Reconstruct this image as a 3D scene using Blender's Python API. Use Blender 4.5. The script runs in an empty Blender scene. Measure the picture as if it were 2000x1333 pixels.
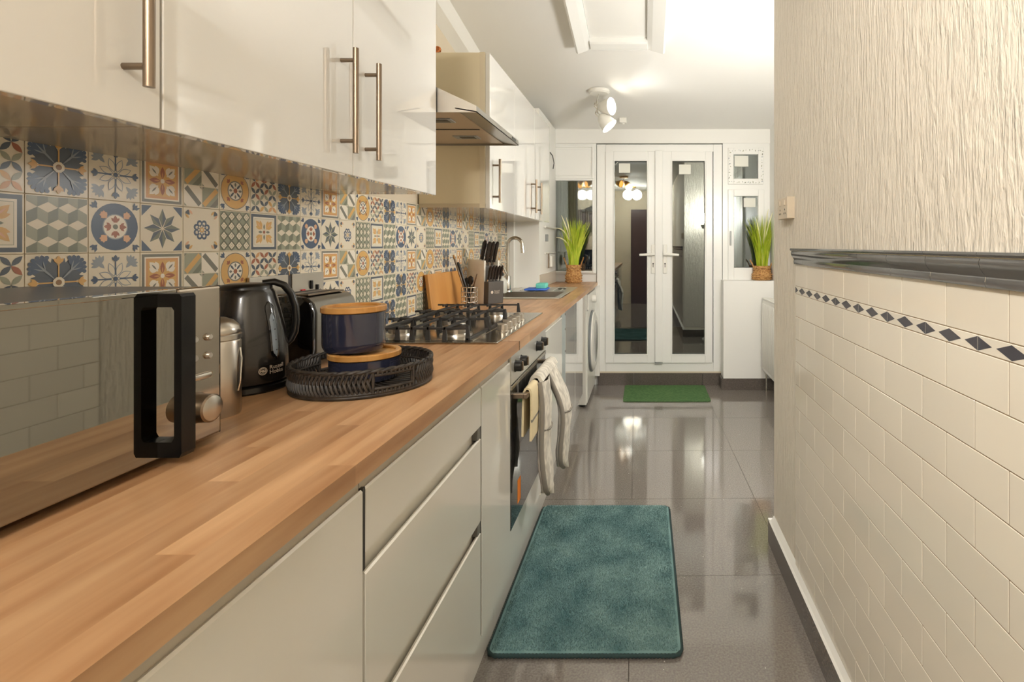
import bpy, bmesh, math, random
from mathutils import Vector, Matrix
R = random.Random(7)
PI = math.pi
scene = bpy.context.scene
C = scene.collection
F, VX, VY, H = 1040.0, 1260.0, 480.0, 1.235      # focal length in px, vanishing point, eye height

# ------------------------------------------------------------------ camera, world, exposure, lights
cam = bpy.data.cameras.new('camera'); cam_o = bpy.data.objects.new('camera', cam); C.objects.link(cam_o)
cam_o.location = (0, 0, H); cam_o.rotation_euler = (PI/2, 0, 0)
cam.sensor_width = 36; cam.lens = F/2000*36
cam.shift_x = (1000-VX)/2000; cam.shift_y = -(666.5-VY)/2000
cam.clip_start = 0.02; cam.clip_end = 60
scene.camera = cam_o
wld = bpy.data.worlds.new('night'); scene.world = wld; wld.use_nodes = True
wld.node_tree.nodes['Background'].inputs[0].default_value = (0.012, 0.014, 0.02, 1)
wld.node_tree.nodes['Background'].inputs[1].default_value = 0.6
scene.view_settings.view_transform = 'Standard'; scene.view_settings.look = 'None'
scene.view_settings.gamma = 1; scene.view_settings.use_curve_mapping = False
scene.view_settings.exposure = 0.18
scene.cycles.max_bounces = 12; scene.cycles.diffuse_bounces = 6; scene.cycles.glossy_bounces = 6
scene.cycles.sample_clamp_indirect = 6
WARM = (1.0, 0.97, 0.92); NEUTRAL = (1.0, 0.985, 0.965)
P_NEAR, P_ALCOVE, P_SPOT, P_BACK_FILL = 30.0, 30.0, 4.0, 38.0     # watts of each lamp's bulbs (near the camera, alcove, spotlight, added fill behind)

# ------------------------------------------------------------------ helpers
def lin(c):
    return tuple(((v/255)/12.92 if v/255 <= .04045 else ((v/255+.055)/1.055)**2.4) for v in c)

def pm(name, col, rough=.5, metal=0., ior=None, coat=0., trans=0., emit=None, bump=None, rand=0., noise=None, aniso=None):
    m = bpy.data.materials.new(name); m.use_nodes = True
    nt = m.node_tree; b = nt.nodes['Principled BSDF']; L = nt.links.new
    c = lin(col) + (1,)
    b.inputs['Base Color'].default_value = c
    b.inputs['Roughness'].default_value = rough; b.inputs['Metallic'].default_value = metal
    if ior: b.inputs['IOR'].default_value = ior
    if coat: b.inputs['Coat Weight'].default_value = coat; b.inputs['Coat Roughness'].default_value = .03
    if trans: b.inputs['Transmission Weight'].default_value = trans
    if emit: b.inputs['Emission Color'].default_value = lin(emit[0])+(1,); b.inputs['Emission Strength'].default_value = emit[1]
    tc = None
    def coords(scale, src='Object'):
        nonlocal tc
        tc = tc or nt.nodes.new('ShaderNodeTexCoord')
        mp = nt.nodes.new('ShaderNodeMapping'); mp.inputs['Scale'].default_value = scale
        L(tc.outputs[src], mp.inputs['Vector']); return mp
    if bump:                                    # (scale xyz, noise detail, strength, distance)
        mp = coords(bump[0]); n = nt.nodes.new('ShaderNodeTexNoise')
        n.inputs['Scale'].default_value = 1; n.inputs['Detail'].default_value = bump[1]
        L(mp.outputs[0], n.inputs['Vector'])
        bp = nt.nodes.new('ShaderNodeBump'); bp.inputs['Strength'].default_value = bump[2]; bp.inputs['Distance'].default_value = bump[3]
        L(n.outputs[0], bp.inputs['Height']); L(bp.outputs[0], b.inputs['Normal'])
    if noise or rand:
        last = None
        if noise:                               # (scale xyz, second colour, detail)
            mp = coords(noise[0]); n = nt.nodes.new('ShaderNodeTexNoise'); n.inputs['Scale'].default_value = 1
            n.inputs['Detail'].default_value = noise[2]; L(mp.outputs[0], n.inputs['Vector'])
            rp = nt.nodes.new('ShaderNodeMapRange'); rp.inputs[1].default_value = .35; rp.inputs[2].default_value = .65
            L(n.outputs[0], rp.inputs[0])
            mx = nt.nodes.new('ShaderNodeMix'); mx.data_type = 'RGBA'
            mx.inputs[6].default_value = c; mx.inputs[7].default_value = lin(noise[1])+(1,)
            L(rp.outputs[0], mx.inputs[0]); last = mx.outputs[2]
        if rand:
            oi = nt.nodes.new('ShaderNodeObjectInfo'); mr = nt.nodes.new('ShaderNodeMapRange')
            mr.inputs[3].default_value = 1-rand; mr.inputs[4].default_value = 1+rand*.6
            L(oi.outputs['Random'], mr.inputs[0])
            hs = nt.nodes.new('ShaderNodeHueSaturation'); hs.inputs['Color'].default_value = c
            if last: L(last, hs.inputs['Color'])
            L(mr.outputs[0], hs.inputs['Value']); last = hs.outputs[0]
        L(last, b.inputs['Base Color'])
    return m

class B:
    def __init__(s): s.bm = bmesh.new(); s.mi = 0
    def raw(s, vs, fs):
        v = [s.bm.verts.new(p) for p in vs]
        for f in fs:
            try: fc = s.bm.faces.new([v[i] for i in f]); fc.material_index = s.mi
            except ValueError: pass
        return v
    def merge(s, t, M=None):
        t.verts.index_update()
        s.raw([(M @ v.co if M else v.co.copy()) for v in t.verts], [[v.index for v in f.verts] for f in t.faces]); t.free(); return s
    def box(s, x0, x1, y0, y1, z0, z1, bev=0, seg=2, M=None):
        t = bmesh.new(); bmesh.ops.create_cube(t, size=1)
        for v in t.verts: v.co = Vector(((x0+x1)/2+v.co.x*(x1-x0), (y0+y1)/2+v.co.y*(y1-y0), (z0+z1)/2+v.co.z*(z1-z0)))
        if bev: bmesh.ops.bevel(t, geom=list(t.edges), offset=bev, segments=seg, affect='EDGES', profile=.5)
        return s.merge(t, M)
    def prism(s, poly, axis, a, b, M=None, bev=0):
        n = len(poly)
        def P(p, w): return {'x': (w, p[0], p[1]), 'y': (p[0], w, p[1]), 'z': (p[0], p[1], w)}[axis]
        t = bmesh.new()
        va = [t.verts.new(P(p, a)) for p in poly]; vb = [t.verts.new(P(p, b)) for p in poly]
        t.faces.new(va); t.faces.new(vb[::-1])
        for i in range(n): t.faces.new([va[i], vb[i], vb[(i+1) % n], va[(i+1) % n]])
        bmesh.ops.recalc_face_normals(t, faces=list(t.faces))
        if bev:
            es = [e for e in t.edges if len(e.link_faces) == 2 and e.calc_face_angle(0) > .5]
            bmesh.ops.bevel(t, geom=es, offset=bev, segments=2, affect='EDGES', profile=.5)
        return s.merge(t, M)
    def lathe(s, prof, c=(0, 0, 0), n=32, axis='z', a0=0, a1=2*PI, M=None):
        full = abs(a1-a0-2*PI) < 1e-6; k = n if full else n+1
        vs, fs = [], []
        for r, h in prof:
            for i in range(k):
                a = a0+(a1-a0)*i/n; u, v = max(r, 1e-5)*math.cos(a), max(r, 1e-5)*math.sin(a)
                p = {'z': (u, v, h), 'x': (h, u, v), 'y': (v, h, u)}[axis]
                p = Vector((p[0]+c[0], p[1]+c[1], p[2]+c[2])); vs.append(M @ p if M else p)
        for j in range(len(prof)-1):
            for i in range(n):
                q = (i+1) % k
                fs.append([j*k+i, j*k+q, (j+1)*k+q, (j+1)*k+i])
        s.raw(vs, fs); return s
    def tube(s, pts, r, n=8, closed=False, flat=None, M=None):
        pts = [Vector(p) for p in pts]; m = len(pts)
        rs = r if isinstance(r, (list, tuple)) else [r]*m
        nrm = None; vs, fs = [], []
        for i, p in enumerate(pts):
            if closed: t = (pts[(i+1) % m]-pts[i-1]).normalized()
            else: t = (pts[min(i+1, m-1)]-pts[max(i-1, 0)]).normalized()
            if nrm is None:
                nrm = t.orthogonal().normalized()
                if abs(t.z) < .9: nrm = (Vector((0, 0, 1))-t*t.z).normalized()
            else: nrm = (nrm-t*nrm.dot(t)).normalized()
            bn = t.cross(nrm)
            for k in range(n):
                a = 2*PI*k/n; q = p+nrm*(rs[i]*math.cos(a))+bn*(rs[i]*(flat or 1)*math.sin(a))
                vs.append(M @ q if M else q)
        for i in range(m if closed else m-1):
            for k in range(n): fs.append([i*n+k, i*n+(k+1) % n, ((i+1) % m)*n+(k+1) % n, ((i+1) % m)*n+k])
        if not closed: fs.append(list(range(n))[::-1]); fs.append([(m-1)*n+k for k in range(n)])
        s.raw(vs, fs); return s
    def cyl(s, p0, p1, r, n=16, r2=None, M=None): return s.tube([p0, p1], [r, r if r2 is None else r2], n, M=M)
    def mesh(s, name, mats):
        bmesh.ops.recalc_face_normals(s.bm, faces=list(s.bm.faces))
        me = bpy.data.meshes.new(name); s.bm.to_mesh(me); s.bm.free()
        for m in (mats if isinstance(mats, (list, tuple)) else [mats]): me.materials.append(m)
        return me

WM = {}
def link(o, parent=None):
    C.objects.link(o)
    if parent is not None: o.parent = parent
    return o
def tag(o, label=None, cat=None, group=None, kind=None):
    if label: o['label'] = label
    if cat: o['category'] = cat
    if group: o['group'] = group
    if kind: o['kind'] = kind
    return o
def smooth(me, ang=40):
    for p in me.polygons: p.use_smooth = True
    me.set_sharp_from_angle(angle=math.radians(ang))
def obj(name, b, mats, parent=None, local=False, sm=None, origin=True):
    me = b.mesh(name, mats) if isinstance(b, B) else b
    if sm: smooth(me, sm)
    o = bpy.data.objects.new(name, me); link(o, parent)
    if parent is not None:
        if not local: me.transform(WM[parent.name].inverted())
        WM[o.name] = WM[parent.name].copy()
    elif origin and not local:
        xs = [v.co for v in me.vertices]
        c = Vector(((min(v.x for v in xs)+max(v.x for v in xs))/2, (min(v.y for v in xs)+max(v.y for v in xs))/2, min(v.z for v in xs)))
        me.transform(Matrix.Translation(-c)); o.location = c; WM[o.name] = Matrix.Translation(c)
    else: WM[o.name] = Matrix.Identity(4)
    return o
def thing(name, loc, label, cat, group=None, rz=0):
    o = link(bpy.data.objects.new(name, None)); o.location = loc; o.rotation_euler = (0, 0, rz); o.empty_display_size = .05
    WM[o.name] = Matrix.Translation(loc) @ Matrix.Rotation(rz, 4, 'Z')
    return tag(o, label, cat, group)
def struct(name, b, mats, label, **k):
    o = obj(name, b, mats, origin=False, **k); return tag(o, label, kind='structure')
def piece(name, me, loc, parent, rot=None):
    o = bpy.data.objects.new(name, me); link(o, parent)
    o.location = WM[parent.name].inverted() @ Vector(loc)
    if rot: o.rotation_euler = rot
    return o
def FX(px, Y): return (px-VX)*Y/F
def FZ(py, Y): return H-(py-VY)*Y/F
def text_mesh(txt, size, spacing=1.0):
    cu = bpy.data.curves.new('lettering', 'FONT'); cu.body = txt; cu.size = size; cu.space_line = spacing; cu.extrude = .0002; cu.resolution_u = 3
    to = bpy.data.objects.new('lettering', cu); C.objects.link(to)
    bpy.context.view_layer.update()
    me = bpy.data.meshes.new_from_object(to.evaluated_get(bpy.context.evaluated_depsgraph_get()))
    bpy.data.objects.remove(to); return me

# ------------------------------------------------------------------ materials
M = {}
M['white_gloss'] = pm('white_gloss', (222, 220, 214), .04, coat=1.0)
M['base_gloss'] = pm('base_gloss', (224, 221, 211), .10, coat=.4)
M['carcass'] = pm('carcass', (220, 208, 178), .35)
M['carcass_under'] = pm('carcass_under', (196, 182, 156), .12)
M['rail_grey'] = pm('rail_grey', (186, 178, 162), .3)
M['cap_grey'] = pm('cap_grey', (104, 102, 96), .4)
M['dark_gap'] = pm('dark_gap', (62, 58, 54), .5)
M['steel'] = pm('steel', (196, 190, 180), .28, 1, bump=((4, 300, 300), 2, .06, .001))
M['steel_handle'] = pm('steel_handle', (138, 123, 107), .34, 1)
M['chrome'] = pm('chrome', (215, 212, 205), .07, 1)
M['steel_polished'] = pm('steel_polished', (190, 185, 174), .16, 1)
M['steel_bright'] = pm('steel_bright', (208, 206, 198), .32, .7)
M['hood_steel'] = pm('hood_steel', (168, 164, 156), .33, 1)
M['hood_under'] = pm('hood_under', (196, 178, 156), .4, .6)
M['iron'] = pm('iron', (44, 42, 40), .5)
M['black_gloss'] = pm('black_gloss', (12, 11, 11), .08, coat=.5)
M['black_satin'] = pm('black_satin', (22, 21, 20), .28)
M['handle_black'] = pm('handle_black', (8, 8, 8), .32, ior=1.35)
M['black_matte'] = pm('black_matte', (15, 14, 14), .5)
M['kettle_body'] = pm('kettle_body', (34, 31, 28), .22, coat=.3)
M['mirror_glass'] = pm('mirror_glass', (158, 156, 149), .025, 1)
M['panel_mirror'] = pm('panel_mirror', (158, 146, 130), .08, 1)
M['oven_glass'] = pm('oven_glass', (26, 25, 24), .03, ior=2.2)
M['navy'] = pm('navy', (40, 42, 58), .10, coat=.6)
M['bamboo'] = pm('bamboo', (190, 142, 80), .35, noise=((6, 90, 6), (168, 118, 58), 3))
M['board_wood'] = pm('board_wood', (206, 152, 86), .3, noise=((8, 9, 1.5), (192, 136, 72), 3))
M['wicker'] = pm('wicker', (28, 24, 21), .5, noise=((60, 60, 60), (52, 44, 36), 2))
M['seagrass'] = pm('seagrass', (208, 164, 104), .75, bump=((60, 60, 160), 3, .8, .004), noise=((70, 70, 90), (150, 102, 54), 2))
M['blade_green'] = pm('blade_green', (150, 178, 24), .45, noise=((40, 40, 9), (206, 214, 74), 2))
M['plume'] = pm('plume', (226, 222, 180), .7)
M['upvc'] = pm('upvc', (234, 234, 230), .22)
M['paint_white'] = pm('paint_white', (232, 231, 226), .55)
M['ceiling_paint'] = pm('ceiling_paint', (234, 233, 229), .7)
M['plaster_beige'] = pm('plaster_beige', (206, 194, 172), .7)
def ripple_plaster():
    m = pm('ripple_plaster', (222, 214, 199), .8); nt = m.node_tree; b = nt.nodes['Principled BSDF']; L = nt.links.new
    tc = nt.nodes.new('ShaderNodeTexCoord'); outs = []
    for sc, det, w in (((48, 48, 7), 3, 1.0), ((150, 150, 26), 3, .45), ((16, 16, 7), 2, .6)):
        mp = nt.nodes.new('ShaderNodeMapping'); mp.inputs['Scale'].default_value = sc; L(tc.outputs['Object'], mp.inputs[0])
        n = nt.nodes.new('ShaderNodeTexNoise'); n.inputs['Scale'].default_value = 1; n.inputs['Detail'].default_value = det; n.inputs['Distortion'].default_value = 1.6
        L(mp.outputs[0], n.inputs['Vector'])
        ml = nt.nodes.new('ShaderNodeMath'); ml.operation = 'MULTIPLY'; ml.inputs[1].default_value = w; L(n.outputs[0], ml.inputs[0]); outs.append(ml.outputs[0])
    a = outs[0]
    for o in outs[1:]:
        ad = nt.nodes.new('ShaderNodeMath'); L(a, ad.inputs[0]); L(o, ad.inputs[1]); a = ad.outputs[0]
    bp = nt.nodes.new('ShaderNodeBump'); bp.inputs['Strength'].default_value = 1.0; bp.inputs['Distance'].default_value = .010
    L(a, bp.inputs['Height']); L(bp.outputs[0], b.inputs['Normal']); return m
M['ripple_plaster'] = ripple_plaster()
M['grout'] = pm('grout', (214, 202, 176), .8)
M['grout_dark'] = pm('grout_dark', (142, 124, 100), .9)
M['wall_tile'] = pm('wall_tile', (226, 219, 204), .12, rand=.05, bump=((9, 9, 9), 1, .10, .004))
M['rail_tile'] = pm('rail_tile', (92, 92, 91), .09, coat=.6)
M['diamond'] = pm('diamond', (64, 64, 72), .2)
def floor_mat():
    m = pm('floor_tile', (134, 127, 120), .07, ior=2.25, noise=((160, 160, 160), (110, 103, 97), 3)); nt = m.node_tree; b = nt.nodes['Principled BSDF']; L = nt.links.new
    src = b.inputs['Base Color'].links[0].from_socket
    tc = nt.nodes.new('ShaderNodeTexCoord'); v = nt.nodes.new('ShaderNodeTexVoronoi'); v.inputs['Scale'].default_value = 34
    L(tc.outputs['Object'], v.inputs['Vector'])
    c = nt.nodes.new('ShaderNodeMath'); c.operation = 'LESS_THAN'; c.inputs[1].default_value = .055; L(v.outputs['Distance'], c.inputs[0])
    sp = nt.nodes.new('ShaderNodeSeparateColor'); L(v.outputs['Color'], sp.inputs[0])
    g = nt.nodes.new('ShaderNodeMath'); g.operation = 'GREATER_THAN'; g.inputs[1].default_value = .80; L(sp.outputs[0], g.inputs[0])
    k = nt.nodes.new('ShaderNodeMath'); k.operation = 'MULTIPLY'; L(c.outputs[0], k.inputs[0]); L(g.outputs[0], k.inputs[1])
    mx = nt.nodes.new('ShaderNodeMix'); mx.data_type = 'RGBA'; mx.inputs[7].default_value = lin((225, 222, 215))+(1,)
    L(k.outputs[0], mx.inputs[0]); L(src, mx.inputs[6]); L(mx.outputs[2], b.inputs['Base Color']); return m
M['floor_tile'] = floor_mat()
M['floor_grout'] = pm('floor_grout', (88, 80, 73), .8)
M['skirting_tile'] = pm('skirting_tile', (100, 92, 86), .25, noise=((150, 150, 150), (84, 77, 71), 3))
M['glass'] = pm('glass', (236, 244, 240), 0, ior=1.95, trans=1)
M['oak'] = pm('stave', (202, 163, 122), .34, rand=.14, noise=((22, 2.0, 22), (164, 120, 82), 10))
M['rug'] = pm('rug', (78, 112, 114), .95, noise=((7, 7, 7), (118, 148, 146), 9))
M['rug_edge'] = pm('rug_edge', (40, 60, 60), .95)
M['mat_green'] = pm('mat_green', (62, 98, 52), .95, noise=((60, 60, 60), (82, 116, 66), 3))
M['white_plastic'] = pm('white_plastic', (228, 226, 218), .3)
M['grey_plastic'] = pm('grey_plastic', (150, 152, 150), .35)
M['socket_cream'] = pm('socket_cream', (206, 192, 170), .4)
M['red'] = pm('red', (214, 20, 40), .3)
M['orange'] = pm('orange', (240, 132, 20), .5)
M['cloth_white'] = pm('cloth_white', (214, 208, 194), .9, noise=((22, 60, 30), (176, 170, 158), 1))
M['cloth_trim'] = pm('cloth_trim', (128, 122, 112), .9)
M['cloth_beige'] = pm('cloth_beige', (214, 198, 160), .95, bump=((200, 200, 200), 2, .2, .001))
M['sponge_teal'] = pm('sponge_teal', (112, 206, 190), .9)
M['sponge_blue'] = pm('sponge_blue', (62, 108, 206), .7)
M['copper'] = pm('copper', (190, 116, 70), .25, 1)
M['stone_side'] = pm('stone_side', (222, 215, 200), .4, noise=((14, 14, 14), (232, 228, 216), 3))
M['block_dark'] = pm('block_dark', (74, 70, 66), .45)
M['knife_black'] = pm('knife_black', (36, 31, 28), .25)
M['gauge'] = pm('gauge', (120, 130, 138), .15)
M['logo_grey'] = pm('logo_grey', (190, 178, 162), .4)
M['paper'] = pm('paper', (224, 224, 214), .8)
M['curtain'] = pm('curtain', (168, 172, 158), .9)
M['curtain_green'] = pm('curtain_green', (122, 138, 124), .9)
M['door_brown'] = pm('door_brown', (70, 48, 42), .4)
M['dark_ground'] = pm('dark_ground', (50, 46, 44), .9)
M['lens'] = pm('lens', (255, 250, 238), .4, emit=((255, 246, 228), 12))
M['amber_lens'] = pm('amber_lens', (255, 220, 150), .4, emit=((255, 176, 80), 3.0))
M['gold'] = pm('gold', (214, 170, 90), .25, 1)
M['washer_rim'] = pm('washer_rim', (118, 122, 124), .3)
M['blue_grey'] = pm('blue_grey', (150, 158, 156), .4)
M['toaster_side'] = pm('toaster_side', (128, 126, 118), .3, .3)
M['clear_plastic'] = pm('clear_plastic', (214, 214, 204), .25)
for k, c in dict(cream=(230, 220, 198), white=(238, 230, 214), slate=(84, 92, 102), blue=(76, 92, 116), lblue=(148, 156, 164), sage=(156, 158, 136), dsage=(122, 126, 108),
                 ochre=(216, 172, 102), rust=(164, 100, 70), orange=(212, 160, 106), grey=(126, 124, 112), peach=(224, 178, 140), brown=(140, 104, 60)).items():
    M['t_'+k] = pm('print_'+k, c, .3)

# ------------------------------------------------------------------ the room
XW, XT, XD, XP, ZT, ZB = -1.02, -.42, -.432, -.487, .916, .886
YF = 4.72
XR, XA = .533, 1.10
def zc(Y): return 2.256+.16*(YF-Y)
YB = -1.9
def clip(poly, x0, x1, y0, y1):
    for ax, lim, sg in ((0, x0, 1), (0, x1, -1), (1, y0, 1), (1, y1, -1)):
        out = []
        for i, p in enumerate(poly):
            q = poly[(i+1) % len(poly)]; dp, dq = sg*(p[ax]-lim), sg*(q[ax]-lim)
            if dp >= 0: out.append(p)
            if dp*dq < 0: t = dp/(dp-dq); out.append((p[0]+(q[0]-p[0])*t, p[1]+(q[1]-p[1])*t))
        poly = out
        if len(poly) < 3: return None
    return poly
floor = struct('floor', B().box(-1.3, 1.3, YB-.1, YF+.2, -.12, -.003), M['floor_grout'], 'polished dark grey speckled tile floor')
TW, TL, th = .60, .606, .0165
for i in range(-3, 4):
    for j in range(-8, 6):
        quad = []
        for u, v in ((0, 0), (1, 0), (1, 1), (0, 1)):
            lx = -.08+(i+u)*TW+(.0011 if u == 0 else -.0011); ly = 1.988+(j+v)*TL+(.0011 if v == 0 else -.0011)
            quad.append((lx-th*(ly-3.5), ly+th*lx))
        q = clip(quad, XW-.15, XA, YB, YF)
        if q:
            o = obj('floor_tile', B().prism(q, 'z', -.003, 0), M['floor_tile'], floor)
# left wall: thick below (tiled), set back above the wall units
wl = struct('wall_left', B().box(-1.32, XW-.006, YB, YF+.1, 0, 2.10).box(-1.32, -1.16, YB, YF+.1, 2.10, 3.0), M['plaster_beige'], 'painted left wall behind the patterned splashback')
obj('grout_bed', B().box(XW-.006, XW-.004, .38, 3.97, .917, 1.405), M['grout'], wl)
wp = struct('wall_pier', B().box(XW, -.79, 3.97, YF, ZT+.001, 2.26).box(XW, -.97, 3.93, 3.97, ZT+.001, 2.1), M['paint_white'], 'boxed white pier between the splashback and the left window')
obj('upstand', B().box(-.79, -.784, 3.975, 4.69, ZT+.001, ZT+.10), M['wall_tile'], wp)
struct('trim_1', B().prism([(-1.16, -.0), (-1.05, -.0), (-1.09, -.05), (-1.16, -.07)], 'y', 2.2, 4.7, M=Matrix(((1, 0, 0, 0), (0, 1, 0, 0), (0, -.16, 1, 2.256+.16*YF), (0, 0, 0, 1)))), M['paint_white'], 'white coving strip above the second run of wall cupboards')
# ceiling: sloping over the extension, flat over the near part
cb = B()
cb.raw([(-1.3, 2.2, zc(2.2)), (XA+.1, 2.2, zc(2.2)), (XA+.1, YF+.2, zc(YF+.2)), (-1.3, YF+.2, zc(YF+.2)), (-1.3, 2.2, 2.9), (XA+.1, 2.2, 2.9), (XA+.1, YF+.2, 2.9), (-1.3, YF+.2, 2.9)],
       [[0, 1, 2, 3], [4, 5, 6, 7], [0, 1, 5, 4], [1, 2, 6, 5], [2, 3, 7, 6], [3, 0, 4, 7]])
cb.box(-1.3, XA+.1, YB-.1, 2.2, 2.40, 2.9)
ceil = struct('ceiling', cb, M['ceiling_paint'], 'white painted ceiling sloping down to the garden doors')
# right wall with pier end, alcove walls, back wall
wr = struct('wall_right', B().prism([(XR, YB), (XR+.14, YB), (XR+.14, 2.06), (XA+.1, 2.06), (XA+.1, 2.2), (XR, 2.2)], 'z', 0, 2.9), M['ripple_plaster'], 'right wall of vertically rippled cream plaster above the tiles')
struct('wall_alcove', B().box(XA, XA+.1, 2.2, 2.45, 0, 2.9).box(XA, XA+.1, 3.45, YF+.1, 0, 2.9).box(XA, XA+.1, 2.45, 3.45, 2.03, 2.9), M['paint_white'], 'white alcove wall behind the radiator')
dr = struct('door_2', B().box(XA+.04, XA+.08, 2.45, 3.45, 0, 2.03), M['paint_white'], 'white door in the alcove wall')
obj('architrave', B().box(XA-.02, XA, 2.38, 2.45, 0, 2.10).box(XA-.02, XA, 3.45, 3.52, 0, 2.10).box(XA-.02, XA, 2.45, 3.45, 2.03, 2.10), M['upvc'], dr)
wb = struct('wall_back', B().box(-1.3, XA+.1, YB-.1, YB, 0, 2.9), M['plaster_beige'], 'plain wall behind the camera')
dr3 = struct('door_3', B().box(-.3, .42, YB, YB+.04, 0, 2.0, .004), M['door_brown'], 'dark brown door behind the camera')
# far wall: header, parts under and around the frames
Y1 = YF
X_ = lambda p: FX(p, YF)
wf = struct('wall_far', B().box(-1.3, XA+.1, Y1-.03, Y1+.12, FZ(281, Y1), 2.9)
            .box(-1.02, FX(1165, Y1), Y1, Y1+.12, 0, FZ(535, Y1))
            .box(FX(1165, Y1), FX(1413, Y1), Y1+.015, Y1+.12, 0, FZ(728, Y1)), M['paint_white'], 'white end wall around the garden doors')
struct('wall_ledge', B().box(FX(1413, 4.555), XA, 4.555, Y1-.022, 0, FZ(548, 4.6)).box(X_(1411), XA, Y1-.022, Y1+.12, 0, FZ(549, Y1)), M['paint_white'], 'low white wall forming the ledge under the right window')
obj('riser_tile', B().box(FX(1172, 4.705)-.02, FX(1238, 4.7)-.002, 4.702, 4.73, 0, FZ(729, 4.7)), M['skirting_tile'], wf)
obj('riser_tile', B().box(FX(1238, 4.7)+.002, FX(1372, 4.7)-.002, 4.702, 4.73, 0, FZ(729, 4.7)), M['skirting_tile'], wf)
obj('riser_tile', B().box(FX(1372, 4.7)+.002, FX(1413, 4.7), 4.702, 4.73, 0, FZ(729, 4.7)), M['skirting_tile'], wf)
obj('rubble_line', B().box(FX(1172, 4.7), FX(1410, 4.7), 4.699, 4.74, FZ(729, 4.7), FZ(726, 4.7)), M['plaster_beige'], wf)
struct('baseboard_far', B().box(FX(1413, 4.55), XA, 4.543, 4.556, 0, .098).box(FX(1411, 4.55)-.01, FX(1413, 4.55), 4.543, 4.71, 0, .098), M['skirting_tile'], 'dark tile skirting below the white window ledge')
bbr = struct('baseboard_right', B().box(.512, XR+.02, YB, 2.2, 0, .094).box(.512, XA, 2.2, 2.218, 0, .094), M['skirting_tile'], 'dark tile skirting along the right wall')
obj('white_cap', B().prism([(.512, .094), (.519, .099), (XR+.004, .125), (XR+.004, .094)], 'y', YB, 2.2).box(.512, XA, 2.2, 2.218, .094, .100), M['paint_white'], bbr)

# ------------------------------------------------------------------ garden doors and windows
def rect_frame(b, x0, x1, z0, z1, w, y0, y1, wt=None, wb_=None, bev=.004):
    wt = wt or w; wb_ = wb_ or w
    b.box(x0, x0+w, y0, y1, z0, z1, bev).box(x1-w, x1, y0, y1, z0, z1, bev)
    b.box(x0+w-.001, x1-w+.001, y0, y1, z1-wt, z1, bev).box(x0+w-.001, x1-w+.001, y0, y1, z0, z0+wb_, bev); return b
X = lambda p: FX(p, Y1); Z = lambda p: FZ(p, Y1)
d1 = struct('door_1', rect_frame(B(), X(1166), X(1410), Z(727), Z(283), .079, Y1-.02, Y1+.07, .064, .088), M['upvc'], 'white double-glazed garden doors')
for k, (l, r, pl, pr, hx, sgn) in enumerate(((1183, 1281, 1199, 1265, 1275.5, -1), (1291, 1391, 1311, 1377, 1298.5, 1))):
    b = B(); x0, x1, z0, z1 = X(l), X(r), Z(708), Z(297)
    b.box(x0, X(pl), Y1-.035, Y1+.03, z0, z1, .004).box(X(pr), x1, Y1-.035, Y1+.03, z0, z1, .004)
    b.box(X(pl)-.001, X(pr)+.001, Y1-.035, Y1+.03, Z(314.5), z1, .004).box(X(pl)-.001, X(pr)+.001, Y1-.035, Y1+.03, z0, Z(692.5), .004)
    leaf = obj('door_leaf', b, M['upvc'], d1)
    bb = B()                                                     # sloped glazing bead
    bx0, bx1, bz0, bz1 = X(pl), X(pr), Z(692.5), Z(314.5); w = .016; ya, yb = Y1-.036, Y1-.018
    for a, c in (((bx0, bz0), (bx1, bz0)), ((bx1, bz0), (bx1, bz1)), ((bx1, bz1), (bx0, bz1)), ((bx0, bz1), (bx0, bz0))):
        bb.cyl((a[0], ya+.004, a[1]), (c[0], ya+.004, c[1]), .008, 6)
    obj('glazing_bead', bb, M['upvc'], leaf)
    obj('pane', B().box(X(pl)-.003, X(pr)+.003, Y1-.012, Y1-.008, Z(692.5)-.003, Z(314.5)+.003).box(X(pl)-.003, X(pr)+.003, Y1+.006, Y1+.010, Z(692.5)-.003, Z(314.5)+.003), M['glass'], leaf)
    obj('handle_plate', B().box(X(hx)-.017, X(hx)+.017, Y1-.045, Y1-.034, Z(534), Z(478), .004), M['white_plastic'], leaf)
    hb = B().cyl((X(hx), Y1-.045, Z(497)), (X(hx), Y1-.085, Z(497)), .010, 12)
    hb.tube([(X(hx)-sgn*.012, Y1-.085, Z(497)), (X(hx)+sgn*.02, Y1-.085, Z(497)), (X(hx)+sgn*.12, Y1-.08, Z(498))], [.011, .012, .010], 10)
    tag(obj('handle', hb, M['white_plastic'], leaf, sm=40), 'white lever handle')
    obj('keyhole', B().cyl((X(hx), Y1-.0465, Z(515)), (X(hx), Y1-.044, Z(515)), .007, 12).box(X(hx)-.003, X(hx)+.003, Y1-.0465, Y1-.044, Z(522), Z(516)), M['dark_gap'], leaf)
obj('meeting_stile', B().box(X(1279), X(1294), Y1-.055, Y1-.03, Z(706), Z(296), .006), M['upvc'], d1)
obj('stile_end', B().box(X(1279), X(1294), Y1-.056, Y1-.03, Z(708), Z(706)), M['grey_plastic'], d1)
for l, r, t, bt, nm in ((1209, 1231, 320, 338, 'left'), (1326, 1349, 322, 341, 'right')):
    tag(obj('paper_sticker', B().box(X(l), X(r), Y1-.0135, Y1-.0122, Z(bt), Z(t)), M['paper']), 'square white paper sticker at the top of the %s garden door pane' % nm, 'sticker', 'stickers on the door panes')
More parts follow.
